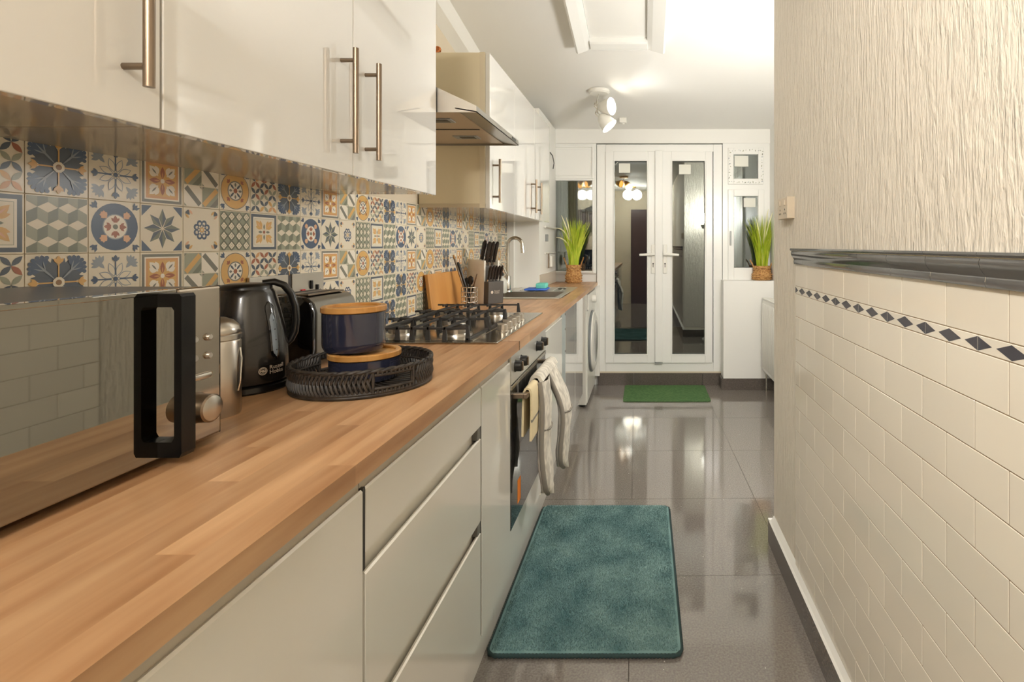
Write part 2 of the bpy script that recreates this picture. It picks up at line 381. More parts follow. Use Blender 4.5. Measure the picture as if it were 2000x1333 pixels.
# left window
w1 = struct('window_1', rect_frame(B(), X(1062), X(1165), Z(535), Z(281), .02, Y1-.02, Y1+.07), M['upvc'], 'white window beside the left grass plant')
fb = B(); rect_frame(fb, X(1066), X(1161), Z(533), Z(350), .017, Y1-.03, Y1+.04); rect_frame(fb, X(1066), X(1161), Z(350), Z(284), .02, Y1-.03, Y1+.04)
obj('sash', fb, M['upvc'], w1)
obj('solid_panel', B().box(X(1070), X(1157), Y1-.015, Y1+.02, Z(346), Z(288)).box(X(1068), X(1153), Y1-.022, Y1, Z(343), Z(292), .003), M['upvc'], w1)
obj('pane', B().box(X(1066), X(1160), Y1-.012, Y1-.008, Z(530), Z(353)).box(X(1066), X(1160), Y1+.006, Y1+.01, Z(530), Z(353)), M['glass'], w1)
# right window column
w2 = struct('window_2', B().box(X(1411), X(1424), Y1-.02, Y1+.07, Z(549), Z(281)).box(X(1488), XA, Y1-.02, Y1+.07, Z(549), Z(281)).box(X(1424), X(1488), Y1-.02, Y1+.07, Z(371), Z(360)).box(X(1424), X(1488), Y1-.02, Y1+.07, Z(291), Z(281)), M['upvc'], 'white window above the radiator ledge')
obj('sash', rect_frame(B(), X(1421), X(1491), Z(547), Z(371), .052, Y1-.035, Y1+.03, .058, .11), M['upvc'], w2)
obj('pane', B().box(X(1431), X(1481), Y1-.012, Y1-.008, Z(522), Z(383)).box(X(1431), X(1481), Y1+.006, Y1+.01, Z(522), Z(383)), M['glass'], w2)
obj('window_handle', B().box(X(1424), X(1427), Y1-.05, Y1-.034, Z(480), Z(452), .002), M['grey_plastic'], w2)
fan = obj('fanlight_frame', rect_frame(B(), X(1421), X(1490), Z(361), Z(290), .048, Y1-.035, Y1+.03, .058, .05), M['upvc'], w2)
obj('pane', B().box(X(1430), X(1479), Y1-.012, Y1-.008, Z(351), Z(302)).box(X(1430), X(1479), Y1+.006, Y1+.01, Z(351), Z(302)), M['glass'], fan)
fl = B()
for k in range(46):                                              # little printed leaves on the fanlight's border
    t = k/46*4; side = int(t); u = t-side
    cx, cz = ((X(1424)+u*(X(1487)-X(1424)), Z(295)), (X(1487), Z(295)+u*(Z(357)-Z(295))), (X(1487)+u*(X(1424)-X(1487)), Z(357)), (X(1424), Z(357)+u*(Z(295)-Z(357))))[side]
    cx += R.uniform(-.008, .008); cz += R.uniform(-.008, .008); a = R.uniform(0, PI); l = R.uniform(.006, .013); fl.mi = R.choice((0, 0, 1, 2))
    fl.raw([(cx-l*math.cos(a), Y1-.0365, cz-l*math.sin(a)), (cx+.4*l*math.sin(a), Y1-.0365, cz-.4*l*math.cos(a)), (cx+l*math.cos(a), Y1-.0365, cz+l*math.sin(a)), (cx-.4*l*math.sin(a), Y1-.0365, cz+.4*l*math.cos(a))], [[0, 1, 2, 3]])
obj('floral_border', fl, [M['t_sage'], M['t_dsage'], M['t_lblue']], fan)
tag(obj('paper_sticker', B().box(X(1452), X(1475), Y1-.0135, Y1-.0122, Z(405), Z(387)), M['paper']), 'white paper sticker on the narrow right window above the grass plant', 'sticker', 'stickers on the window panes')
tag(obj('paper_sticker', B().box(X(1434), X(1461), Y1-.0135, Y1-.0122, Z(326), Z(305)), M['paper']), 'white paper sticker on the small fanlight with the leafy border', 'sticker', 'stickers on the window panes')
def curtain(name, x0, x1, z0, z1, y, m, label):
    b = B(); n = 60
    vs = [(x0+(x1-x0)*i/n, y+.02*math.sin(i*1.1)+.008*math.sin(i*2.7), z) for z in (z0, z1) for i in range(n+1)]
    b.raw(vs+[(v[0], v[1]+.004, v[2]) for v in vs], [[i, i+1, n+2+i, n+1+i] for i in range(n)]+[[2*n+2+i, 2*n+3+i, 3*n+4+i, 3*n+3+i] for i in range(n)])
    return tag(obj(name, b, m, sm=60), label, 'curtain')
curtain('curtain', X(1423), X(1462), Z(548), Z(284), Y1+.16, M['curtain'], 'pale grey curtain hanging behind the narrow right window')
curtain('curtain', X(1062), X(1128), Z(536), Z(340), Y1+.16, M['curtain_green'], 'grey green curtain hanging behind the left window pane')
struct('ground_outside', B().box(-3, 3, YF+.13, YF+4, -.2, -.1), M['dark_ground'], 'dark paving outside the garden doors')
struct('trim_2', B().box(X(1157), X(1172), Y1-.06, Y1+.02, FZ(735, Y1-.06), ZB-.001), M['paint_white'], 'white upright board between the worktop end and the garden doors')

# ------------------------------------------------------------------ patterned splashback tiles
def circ(cx, cy, r, n=20, a0=0): return [(cx+r*math.cos(a0+2*PI*i/n), cy+r*math.sin(a0+2*PI*i/n)) for i in range(n)]
def rect(x0, x1, y0, y1): return [(x0, y0), (x1, y0), (x1, y1), (x0, y1)]
def rot(p, a, c=(0, 0)):
    k, s_ = math.cos(a), math.sin(a); return [(c[0]+(x-c[0])*k-(y-c[1])*s_, c[1]+(x-c[0])*s_+(y-c[1])*k) for x, y in p]
def mv(p, dx, dy): return [(x+dx, y+dy) for x, y in p]
def lens(x0, y0, x1, y1, w, n=5):
    dx, dy = x1-x0, y1-y0; up = []; dn = []
    for i in range(n+1):
        t = i/n; h = w*math.sin(PI*t); up.append((x0+dx*t-dy*h, y0+dy*t+dx*h)); dn.append((x0+dx*t+dy*h, y0+dy*t-dx*h))
    return dn+up[::-1][1:-1]
def bar(x0, y0, x1, y1, w):
    dx, dy = x1-x0, y1-y0; l = math.hypot(dx, dy); nx, ny = -dy/l*w/2, dx/l*w/2
    return [(x0-nx, y0-ny), (x1-nx, y1-ny), (x1+nx, y1+ny), (x0+nx, y0+ny)]
def r4(items, a0=0): return [(c, rot(p, a0+k*PI/2)) for c, p in items for k in range(4)]
def fleur(s, y): return [lens(0, y, 0, y+s*1.1, .28), lens(-.02, y+.1*s, -s*.62, y+s*.72, .25), lens(.02, y+.1*s, s*.62, y+s*.72, .25), bar(-s*.3, y+.12*s, s*.3, y+.12*s, s*.16)]
def D_oval():
    o = []; cs = ('slate', 'rust', 'ochre', 'sage', 'slate', 'orange')
    for i in range(6):
        for j in range(6):
            x, y, s_ = -.95+i*1.9/6, -.95+j*1.9/6, 1.9/6
            o.append((cs[(i//2*2+j*3+(i+j)//3) % 6], lens(x, y, x+s_, y+s_, .21) if (i+j) % 2 == 0 else lens(x, y+s_, x+s_, y, .21)))
    return o
def D_bflower():
    o = [('slate', circ(.52, .52, .33)), ('slate', lens(0, .06, .45, .78, .27)), ('slate', lens(.06, 0, .78, .45, .27)), ('slate', lens(.03, .05, .2, .86, .16)), ('slate', lens(.05, .03, .86, .2, .16))]
    for t in range(7):
        a = -.35+t*.38; o += [('blue', lens(.5, .5, .5+.48*math.cos(a), .5+.48*math.sin(a), .18)), ('blue', circ(min(.5+.4*math.cos(a), .88), min(.5+.4*math.sin(a), .88), .075, 9))]
    o = r4(o)+r4([('lblue', lens(.08, .08, .72, .72, .04)), ('lblue', lens(.4, .4, .78, .5, .06)), ('lblue', lens(.4, .4, .5, .78, .06))])
    o += r4([('ochre', bar(0, .15, 0, .8, .05))]+[('ochre', p) for p in fleur(.26, .66)])
    return o+[('cream', circ(0, 0, .2, 8, PI/8)), ('brown', circ(0, 0, .1))]
def D_lflower():
    o = []
    for t in range(6):
        a = -.35+t*.45; o.append(('lblue', lens(.58, .58, .58+.36*math.cos(a), .58+.36*math.sin(a), .2)))
    o = r4(o+[('lblue', lens(.42, .42, .7, .7, .2))])
    for k in range(8):
        a = k*PI/4+PI/8
        o += [('lblue', lens(.1*math.cos(a), .1*math.sin(a), .68*math.cos(a), .68*math.sin(a), .23, 8)), ('cream', lens(.14*math.cos(a), .14*math.sin(a), .64*math.cos(a), .64*math.sin(a), .20, 8))]
    o += r4([('blue', bar(0, .16, 0, .72, .05))]+[('blue', p) for p in fleur(.24, .68)])
    return o+[('blue', circ(0, 0, .09))]
def D_orange():
    o = [('grey', rect(-.94, .94, -.94, .94)), ('white', rect(-.82, .82, -.82, .82)), ('orange', rect(-.76, .76, -.76, .76)), ('ochre', rect(-.66, .66, -.66, .66))]
    q = [('white', lens(.2, .2, .6, .6, .3)), ('white', lens(.18, .3, .34, .62, .3)), ('white', lens(.3, .18, .62, .34, .3)), ('grey', lens(.28, .28, .5, .5, .12))]
    return o+r4(q)+r4([('rust', lens(0, .08, 0, .62, .2)), ('orange', lens(0, .1, 0, .4, .1))])+[('white', circ(0, 0, .1, 10))]
def D_geo():
    o = []
    for k, (x, y, bg, c1, c2) in enumerate(((-.95, .02, 'sage', 'ochre', 'dsage'), (.02, .02, 'white', 'grey', 'sage'), (-.95, -.95, 'white', 'grey', 'sage'), (.02, -.95, 'sage', 'ochre', 'grey'))):
        s_ = .93; f = (lambda u, v: (x+u*s_, y+v*s_)) if k in (0, 3) else (lambda u, v: (x+(1-u)*s_, y+v*s_))
        o.append((bg, rect(x, x+s_, y, y+s_)))
        pol = [[f(.0, .18), f(.18, .0), f(1, .82), f(.82, 1)]]; pol2 = [[f(.45, 0), f(.8, 0), f(1, .2), f(1, .55)] if k in (0, 3) else [f(.86, 0), f(1, 0), f(1, .14)], [f(0, .86), f(0, 1), f(.14, 1)]]
        o += [(c1, p if k in (0, 3) else p[::-1]) for p in pol]+[(c2, p if k in (0, 3) else p[::-1]) for p in pol2]
    return o
def corner_marks(c): return r4([(c, rot(p, -PI/4)) for p in [lens(0, .98, 0, 1.28, .25), lens(-.14, 1.12, .14, 1.12, .25), lens(-.03, 1.05, -.14, 1.26, .2), lens(.03, 1.05, .14, 1.26, .2)]])
def D_ycirc():
    o = [('grey', circ(0, 0, .94, 32)), ('ochre', circ(0, 0, .90, 32)), ('grey', circ(0, 0, .5, 24)), ('white', circ(0, 0, .44, 24))]
    o += r4([('slate', lens(.08, .08, .34, .34, .16))]+[('rust', rot(p, PI/4)) for p in fleur(.2, .54)])
    o += r4([('grey', lens(0, .2, 0, .42, .3))])
    return o+[('rust', circ(0, 0, .13, 8))]+corner_marks('blue')
def D_cube():
    o = [('cream', rect(-.97, .97, -.97, .97))]; w = 1.94/6; h = .30
    for j in range(-3, 4):
        for i in range(-1, 4):
            cx = -.97+w+2*w*i+(w if j % 2 else 0); cy = j*h*2+.0
            for c, p in (('sage', [(cx-w, cy), (cx, cy-h*.62), (cx, cy-h*.62-h*1.38), (cx-w, cy-h*1.38)]), ('dsage', [(cx, cy-h*.62), (cx+w, cy), (cx+w, cy-h*1.38), (cx, cy-h*2)])):
                q = clip(p, -.97, .97, -.97, .97)
                if q: o.append((c, q))
    return o
def D_bcirc():
    o = [('blue', circ(0, 0, .92, 32)), ('lblue', circ(0, 0, .50, 24)), ('white', circ(0, 0, .46, 24))]
    o += r4([('rust', p) for p in fleur(.26, .16)])
    o += r4([('peach', rot(p, PI/4)) for p in [lens(0, .46, 0, .80, .3), lens(-.16, .62, .16, .62, .4), rect(-.12, .12, .56, .76)]])
    return o+[('dsage', circ(0, 0, .10, 12))]+corner_marks('blue')
def D_star():
    o = []
    for k in range(8):
        a = k*PI/4; o += [('slate', rot([(0, .05), (.17, .42), (0, .86 if k % 2 == 0 else .82)], a)), ('dsage', rot([(0, .05), (0, .86 if k % 2 == 0 else .82), (-.17, .42)], a))]
    return o+r4([('blue', [(.95, .5), (.95, .95), (.5, .95)])])+[('cream', bar(0, 0, *rot([(0, .5)], PI/8+k*PI/4)[0], .02)) for k in range(8)]
def D_rosette():
    o = []
    for k in range(8):
        a = k*PI/4+PI/8; c = (.33*math.cos(a), .33*math.sin(a)); o += [('blue', circ(*c, .15, 10)), ('cream', circ(c[0]*.92, c[1]*.92, .075, 8)), ('blue', lens(0, 0, c[0], c[1], .06))]
    o += [('ochre', circ(0, 0, .12, 10)), ('cream', circ(0, 0, .06, 8))]
    return o+r4([('slate', rot(lens(0, .95, 0, 1.2, .3), -PI/4)), ('slate', lens(.62, .86, .88, .8, .25)), ('slate', lens(.86, .62, .8, .88, .25)), ('ochre', lens(.52, .7, .72, .9, .2)), ('peach', lens(.7, .52, .9, .72, .2))])
def D_lattice():
    o = [('sage', rect(-.97, .97, -.97, .97))]; s_ = 1.94/4
    for i in range(5):
        for j in range(4):
            cx, cy = -.97+s_*(i+.5), -.97+s_*(j+.5)
            if i < 4:
                for c, r in (('dsage', .235), ('cream', .19), ('sage', .10), ('cream', .07)): o.append((c, circ(cx, cy, r*1.0, 4)))
    for k in range(-4, 4):
        for sg in (1, -1):
            q = clip(bar(-.97, sg*(-.97+(k+.5)*s_), .97, sg*(.97+(k+.5)*s_), .05), -.97, .97, -.97, .97)
            if q: o.append(('dsage', q))
    return o
def D_frame():
    o = [('slate', rect(-.95, .95, -.95, .95)), ('white', rect(-.80, .80, -.80, .80)), ('sage', rect(-.72, .72, -.72, .72)), ('cream', rect(-.70, .70, -.70, .70))]
    q = [('ochre', lens(.14, .14, .6, .6, .22)), ('ochre', lens(.16, .2, .3, .62, .2)), ('ochre', lens(.2, .16, .62, .3, .2)), ('peach', lens(.24, .24, .5, .5, .1))]
    return o+r4(q)+r4([('dsage', lens(0, .12, 0, .44, .2))])+[('rust', circ(0, 0, .09, 8))]
DES = dict(oval=D_oval, bflower=D_bflower, lflower=D_lflower, orange=D_orange, geo=D_geo, ycirc=D_ycirc, cube=D_cube, bcirc=D_bcirc, star=D_star, rosette=D_rosette, lattice=D_lattice, frame=D_frame)
COLS = ['cream', 'white', 'slate', 'blue', 'lblue', 'sage', 'dsage', 'ochre', 'rust', 'orange', 'grey', 'peach', 'brown']
TS, HS = .100, .0492
def tile_mesh(key):
    b = B(); b.box(-.004, 0, -HS, HS, -HS, HS)
    for k, (c, p) in enumerate(DES[key]()):
        b.mi = COLS.index(c); x = .00004+.000012*k
        ar = sum(p[i][0]*p[(i+1) % len(p)][1]-p[(i+1) % len(p)][0]*p[i][1] for i in range(len(p)))
        if ar < 0: p = p[::-1]
        b.raw([(x, u*HS, v*HS) for u, v in p], [list(range(len(p)))])
    me = bpy.data.meshes.new('patterned_tile'); b.bm.to_mesh(me); b.bm.free()
    for c in COLS: me.materials.append(M['t_'+c])
    return me
TM = {k: tile_mesh(k) for k in DES}
SA = ['bflower', 'lflower', 'orange', 'geo', 'ycirc', 'oval']; SB = ['cube', 'bcirc', 'star', 'rosette', 'lattice', 'frame']
SDx = ['bflower', 'oval', 'ycirc', 'geo', 'orange', 'lflower']; SEx = ['bflower', 'cube', 'frame', 'lattice', 'rosette', 'star']
Y0T = F*(-XW)/1212.0
for c in range(-5, 31):
    yc = Y0T+(c+.5)*TS
    if yc > 3.93: continue
    for r, zc_ in enumerate((1.371, 1.271, 1.171, 1.071, .971)):
        if r in (0, 2): k = SA[c % 6]
        elif r == 1: k = SB[c % 6]
        elif r == 3: k = SB[c % 6] if c < 13 else SDx[(c-13) % 6]
        else: k = SEx[(c-12) % 6]
        piece('patterned_tile', TM[k], (XW, yc, zc_), wl)

# ------------------------------------------------------------------ right wall tiles, rail and diamond border
P_, RH, X0R = .161, .0793, XR-.004
obj('grout_bed', B().box(XR-.0036, XR+.001, -.6, 1.872, .11, 1.175), M['grout_dark'], wr)
def rtile(y0, y1, z0, z1):
    y1 = min(y1, 1.872)
    if y1-y0 < .012: return
    g = .00065
    key = (round(y1-y0, 4), round(z1-z0, 4))
    if key not in RT: RT[key] = B().box(-.0045, .0, -(y1-y0)/2+g, (y1-y0)/2-g, -(z1-z0)/2+g, (z1-z0)/2-g, .0010, 1).mesh('wall_tile', M['wall_tile'])
    piece('wall_tile', RT[key], (XR, (y0+y1)/2, (z0+z1)/2), wr)
RT = {}
rows = [(1.0934, 1.175, 0)]+[(1.0659-(k+1)*RH, 1.0659-k*RH, k % 2) for k in range(12)]
for z0, z1, off in rows:
    z0 = max(z0, .10)
    if z1-z0 < .01: continue
    for k in range(-2, 15):
        y0 = 1.740-k*P_-(P_/2 if off else 0)
        if y0 > -.6: rtile(y0, y0+P_, z0, z1)
bm_ = B(); bm_.box(-.0045, 0, -.0787, .0787, -.0130, .0130, .0008, 1); bm_.mi = 1
for yy, hw in ((0, .0345), ):
    bm_.raw([(-.0047, yy-hw, 0), (-.0047, yy, .0115), (-.0047, yy+hw, 0), (-.0047, yy, -.0115)], [[0, 1, 2, 3]])
for s_ in (-1, 1):
    e = s_*.0785; bm_.raw([(-.0047, e, .0115), (-.0047, e-s_*.0345, 0), (-.0047, e, -.0115)], [[0, 1, 2]])
BT = bm_.mesh('border_tile', [M['wall_tile'], M['diamond']])
for k in range(-6, 10):
    yc = 1.004+.158*k-.079
    if -.6 < yc < 1.80: piece('border_tile', BT, (XR, yc, 1.0797), wr)
bm_ = B(); bm_.box(XR-.0045, XR, 1.7945, 1.872, 1.0667, 1.0927, .0008, 1); bm_.mi = 1
bm_.raw([(XR-.0047, 1.7945, 1.0912), (XR-.0047, 1.829, 1.0797), (XR-.0047, 1.7945, 1.0682)], [[0, 1, 2]])
bm_.raw([(XR-.0047, 1.872, 1.0912), (XR-.0047, 1.8385, 1.0797), (XR-.0047, 1.872, 1.0682)], [[0, 1, 2]])
obj('border_tile', bm_, [M['wall_tile'], M['diamond']], wr)
prof = [(0, -.028), (-.010, -.028), (-.0115, -.020), (-.010, -.012), (-.014, -.006), (-.019, .002), (-.021, .010), (-.019, .017), (-.0235, .0195), (-.025, .0225), (-.0235, .0265), (0, .0275)]
rb = B(); rb.prism([(x, z) for x, z in prof], 'y', -.0779, .0779)
obj('rail_bed', B().prism([(XR+x*.93, 1.1985+z*.95) for x, z in prof], 'y', -.5, 1.870), M['grout'], wr)
RM = rb.mesh('dado_rail_tile', M['rail_tile']); smooth(RM, 35)
for k in range(-4, 13):
    y0 = 1.448-.1575*k
    if y0 > 1.85 or y0 < -.55: continue
    if y0+.1575 > 1.875:
        rb = B(); rb.prism(prof, 'y', -(1.872-y0)/2+.0005, (1.872-y0)/2); m2 = rb.mesh('dado_rail_tile', M['rail_tile']); smooth(m2, 35)
        piece('dado_rail_tile', m2, (XR, (y0+1.872)/2, 1.1985), wr)
    else: piece('dado_rail_tile', RM, (XR, y0+.0788, 1.1985), wr)

# ------------------------------------------------------------------ worktop (staves), cut for the sink
SK = (-.955, -.545, 3.22, 3.62)     # bowl opening
def worktop(y0, y1, label, seed):
    rr = random.Random(seed)
    w = thing('worktop', (-.72, (y0+y1)/2, ZB), label, 'worktop')
    n = 14; ww = (XT-(XW+.001))/n
    for i in range(n):
        a, b_ = XW+.001+i*ww, XW+.001+(i+1)*ww
        cuts = [y0]; y = y0+rr.uniform(.15, .8)
        while y < y1-.12: cuts.append(y); y += rr.uniform(.45, .95)
        cuts.append(y1)
        spans = list(zip(cuts[:-1], cuts[1:]))
        if b_ > SK[0] and a < SK[1] and y1 > SK[3]:
            ns = []
            for s0, s1 in spans:
                if s1 <= SK[2] or s0 >= SK[3]: ns.append((s0, s1)); continue
                if s0 < SK[2]: ns.append((s0, SK[2]))
                if s1 > SK[3]: ns.append((SK[3], s1))
            spans = ns
        for s0, s1 in spans:
            me = B().box(a, b_, s0, s1, ZB, ZT).mesh('stave', M['oak'])
            c = Vector(((a+b_)/2, (s0+s1)/2, ZB)); me.transform(Matrix.Translation(-c))
            piece('stave', me, c, w)
    return w
worktop(-.5, 1.772, 'light oak block worktop under the microwave and kettle', 3)
w2_ = worktop(1.776, 4.70, 'light oak block worktop around the hob and sink', 5)
obj('joint_strip', B().box(XW, XT+.002, 1.7715, 1.7765, ZB, ZT+.0012), M['chrome'], w2_)

# ------------------------------------------------------------------ base units
def base_carcass(t, y0, y1, zt=.845):
    obj('carcass', B().box(-1.0, XD-.024, y0+.002, y1-.002, .15, zt), M['carcass'], t)
    obj('top_rail', B().box(-.50, XD-.007, y0+.001, y1-.001, .846, ZB-.001), M['rail_grey'], t)
    obj('plinth', B().box(XP-.016, XP, y0+.0005, y1-.0005, 0, .199), M['base_gloss'], t)
def jpull(y0, y1, z0, z1):                     # a handleless front with a scooped top edge
    p = [(XD-.020, z0), (XD, z0), (XD, z1-.003), (XD-.003, z1), (XD-.008, z1-.002), (XD-.012, z1-.018), (XD-.020, z1-.024)]
    return B().prism(p, 'y', y0, y1)
def base_unit(y0, y1, fronts, label, nm='base_cabinet', mat=None, g=(.0018, .0018), cat='cabinet', part='door'):
    t = thing(nm, (-.7, (y0+y1)/2, 0), label, cat)
    base_carcass(t, y0, y1)
    for z0, z1 in fronts: obj(part, jpull(y0+g[0], y1-g[1], z0, z1), mat or M['base_gloss'], t)
    return t
base_unit(-.38, .216, [(.201, .861)], 'white handleless base cupboard nearest the camera')
base_unit(.216, .816, [(.201, .861)], 'white handleless base cupboard below the microwave, left of the drawers')
t = base_unit(.816, 1.406, [(.761, .861), (.512, .729), (.201, .481)], g=(.0075, .0075), label='three-drawer white base unit below the woven tray', nm='drawer_unit', part='drawer_front', cat='drawers')
obj('grip_rail', B().box(-.452, XD-.0165, .818, 1.398, .712, .790).box(-.452, XD-.0165, .818, 1.398, .464, .540), M['base_gloss'], t)
obj('end_cap', B().box(-.45, XD-.001, 1.376, 1.3985, .7295, .7605).box(-.45, XD-.001, 1.376, 1.3985, .4815, .5115), M['cap_grey'], t)
obj('gap_shade', B().box(-.452, XD-.0008, 1.3987, 1.4058, .21, .758), M['dark_gap'], t)  # dark strip painting in the shade of the gap beside the pull-out
obj('gap_shade', B().box(-.452, XD-.0008, .8165, .8233, .735, .862), M['dark_gap'], t)  # painted shade again, in the gap left of the drawers
t = base_unit(1.408, 1.706, [(.201, .861)], 'narrow white pull-out cupboard between the drawers and the oven')
t = base_unit(2.306, 2.77, [(.201, .861)], 'cream base cupboard between the oven and the sink cupboard')
t = thing('sink_cabinet', (-.7, 3.3, 0), 'white gloss double cupboard below the sink', 'cabinet')
obj('carcass', B().box(-1.0, -.46, 2.915, 3.70, .15, .70), M['carcass'], t)
obj('end_post', B().box(-.50, -.436, 2.772, 2.913, .12, ZB-.004), M['blue_grey'], t)
for zz in (.86, .78, .66, .35, .2): obj('screw', B().cyl((-.4365, 2.90, zz), (-.434, 2.90, zz), .006, 10), M['dark_gap'], t)
obj('door', B().box(-.455, -.436, 2.915, 3.31, .201, .876, .002), M['white_gloss'], t)
obj('door', B().box(-.455, -.436, 3.313, 3.715, .201, .876, .002), M['white_gloss'], t)
obj('plinth', B().box(XP-.016, XP, 2.772, 3.95, 0, .199), M['white_gloss'], t)

# oven
t = thing('built_in_oven', (-.7, 2.005, .0), 'built-in oven with dark glass door under the hob', 'oven')
obj('housing', B().box(-1.0, -.452, 1.709, 2.303, .31, .875), M['grey_plastic'], t)
obj('control_panel', B().box(-.452, -.430, 1.709, 2.303, .785, ZB-.003, .002), M['steel_bright'], t)
for yy in (1.765, 1.845, 2.115, 2.215):
    k = obj('knob', B().lathe([(0, -.408), (.016, -.408), (.018, -.411), (.018, -.426), (.021, -.430)], (0, yy, .836), 20, 'x'), M['black_satin'], t, sm=40)
    obj('grip', B().box(-.409, -.403, yy-.004, yy+.004, .821, .851, .002), M['steel_handle'], k)
d = obj('oven_door', B().box(-.455, -.431, 1.710, 2.302, .315, .780, .003), M['oven_glass'], t)
obj('door_trim', B().box(-.456, -.428, 1.710, 2.302, .768, .783, .002), M['steel_polished'], d)
hb = B().box(-.398, -.384, 1.735, 2.278, .734, .752, .003)
for yy in (1.74, 2.26): hb.box(-.432, -.396, yy-.004, yy+.014, .735, .751, .002)
obj('door_handle', hb, M['steel_handle'], d)
obj('sticker', B().box(-.4308, -.4302, 1.80, 1.842, .362, .440), M['orange'], d)
obj('lower_panel', B().box(-.455, -.436, 1.709, 2.303, .20, .312, .002), M['base_gloss'], t)
obj('plinth', B().box(XP-.016, XP, 1.7065, 2.3055, 0, .199), M['base_gloss'], t)

# tea towel and double oven glove on the oven handle
def drape(pts, y0, y1, thick, mat_):
    b = B(); n = len(pts); vs = []
    for s_ in (0, 1):
        for k, (x, z) in enumerate(pts):
            nx = .0
            vs.append((x, y0 if s_ == 0 else y1, z))
    b.prism(pts, 'y', y0, y1); return b
def ribbon(path, w):                            # closed outline of a folded strip of thickness w
    L_, R_ = [], []
    for i, p in enumerate(path):
        a = Vector(path[max(i-1, 0)]); c = Vector(path[min(i+1, len(path)-1)]); d_ = (c-a).normalized(); n_ = Vector((-d_.y, d_.x))*w/2
        L_.append((p[0]+n_.x, p[1]+n_.y)); R_.append((p[0]-n_.x, p[1]-n_.y))
    return L_+R_[::-1]
path = [(-.407, .60), (-.405, .70), (-.403, .745), (-.398, .757), (-.390, .760), (-.382, .756), (-.378, .74), (-.377, .68), (-.380, .585)]
t = thing('tea_towel', (-.39, 1.81, .58), 'folded cream tea towel hanging on the near end of the oven handle', 'towel')
obj('cloth', B().prism(ribbon(path, .007), 'y', 1.765, 1.875), M['cloth_beige'], t, sm=50)
obj('stripe', B().box(-.3785, -.3735, 1.764, 1.876, .648, .656), M['cloth_trim'], t)
t = thing('double_oven_glove', (-.36, 2.05, .34), 'quilted white double oven glove with grey trim draped over the oven handle', 'oven glove')
def mitt(yc, w, zb, xo, par):
    b = B(); edge = []; rows_ = 14
    # a padded pocket: front and back skins that follow a hanging curve, rounded at the bottom
    prof_ = []
    for i in range(rows_+1):
        u = i/rows_; z = .752-(.752-zb)*u
        hw = w/2*(1 if u < .72 else math.sqrt(max(1-((u-.72)/.28)**2, .0004)))
        x = -.383+xo*math.sin(min(u*3.2, PI/2))+.006*math.sin(u*7+yc*20)
        prof_.append((x, z, hw))
    vs, fs = [], []
    nn = 10
    for sk in (1, -1):
        for x, z, hw in prof_:
            for k in range(nn+1):
                s_ = -1+2*k/nn
                vs.append((x+.004+sk*(.006+.019*math.sqrt(max(1-s_*s_, 0))*(1-.25*abs(math.sin(z*26+s_*3)))), yc+s_*hw, z))
    m_ = (rows_+1)*(nn+1)
    for i in range(rows_):
        for k in range(nn):
            a = i*(nn+1)+k
            fs.append([a, a+1, a+nn+2, a+nn+1]); fs.append([m_+a, m_+a+nn+1, m_+a+nn+2, m_+a+1])
    for i in range(rows_):
        for k in (0, nn):
            a = i*(nn+1)+k; fs.append([a, a+nn+1, m_+a+nn+1, m_+a])
    b.raw(vs, fs)
    o = obj('mitt', b, M['cloth_white'], par, sm=60)
    ln = [(x+.006, yc-hw, z) for x, z, hw in prof_]+[(x+.006, yc+hw, z) for x, z, hw in prof_[::-1]]
    obj('piping', B().tube(ln, .009, 8), M['cloth_trim'], o, sm=60)
    x, z, hw = prof_[6]
    obj('pocket_band', B().tube([(x+.012, yc-hw*.98, z+.01), (x+.027, yc-hw*.4, z+.004), (x+.028, yc, z+.004), (x+.027, yc+hw*.4, z+.004), (x+.012, yc+hw*.98, z+.01)], .0045, 6), M['cloth_trim'], o, sm=60)
mitt(1.935, .125, .335, .018, t); mitt(2.13, .15, .350, .054, t)
bd = B()
bp_ = [(-.410, .700), (-.408, .745), (-.400, .766), (-.388, .772), (-.376, .768), (-.366, .750)]
bd.prism(ribbon(bp_, .012), 'y', 1.885, 2.20)
obj('band', bd, M['cloth_white'], t, sm=50)

# washing machine
t = thing('washing_machine', (-.74, 4.36, 0), 'white freestanding washing machine at the far end of the worktop', 'washing machine')
obj('body', B().box(-1.0, -.447, 4.06, 4.655, .015, .862, .006), M['white_plastic'], t)
obj('front_panel', B().box(-.447, -.440, 4.065, 4.65, .03, .735, .003), M['white_plastic'], t)
obj('control_panel', B().box(-.447, -.430, 4.065, 4.65, .74, .86, .005), M['white_plastic'], t)
obj('dial', B().lathe([(0, -.400), (.026, -.400), (.03, -.408), (.03, -.430)], (0, 4.37, .80), 20, 'x'), M['white_plastic'], t, sm=40)
d = obj('porthole_rim', B().lathe([(.235, -.441), (.24, -.430), (.235, -.412), (.20, -.400), (.17, -.402)], (0, 4.34, .46), 40, 'x'), M['white_plastic'], t, sm=50)
obj('seal_ring', B().lathe([(.243, -.441), (.248, -.434), (.246, -.424), (.236, -.420)], (0, 4.34, .46), 40, 'x'), M['washer_rim'], d, sm=50)
obj('porthole_glass', B().lathe([(.17, -.402), (.10, -.408), (0, -.41)], (0, 4.34, .46), 32, 'x'), M['oven_glass'], d, sm=50)
for yy in (4.10, 4.60): obj('foot', B().cyl((-.48, yy, 0), (-.48, yy, .016), .02, 12), M['black_satin'], t)

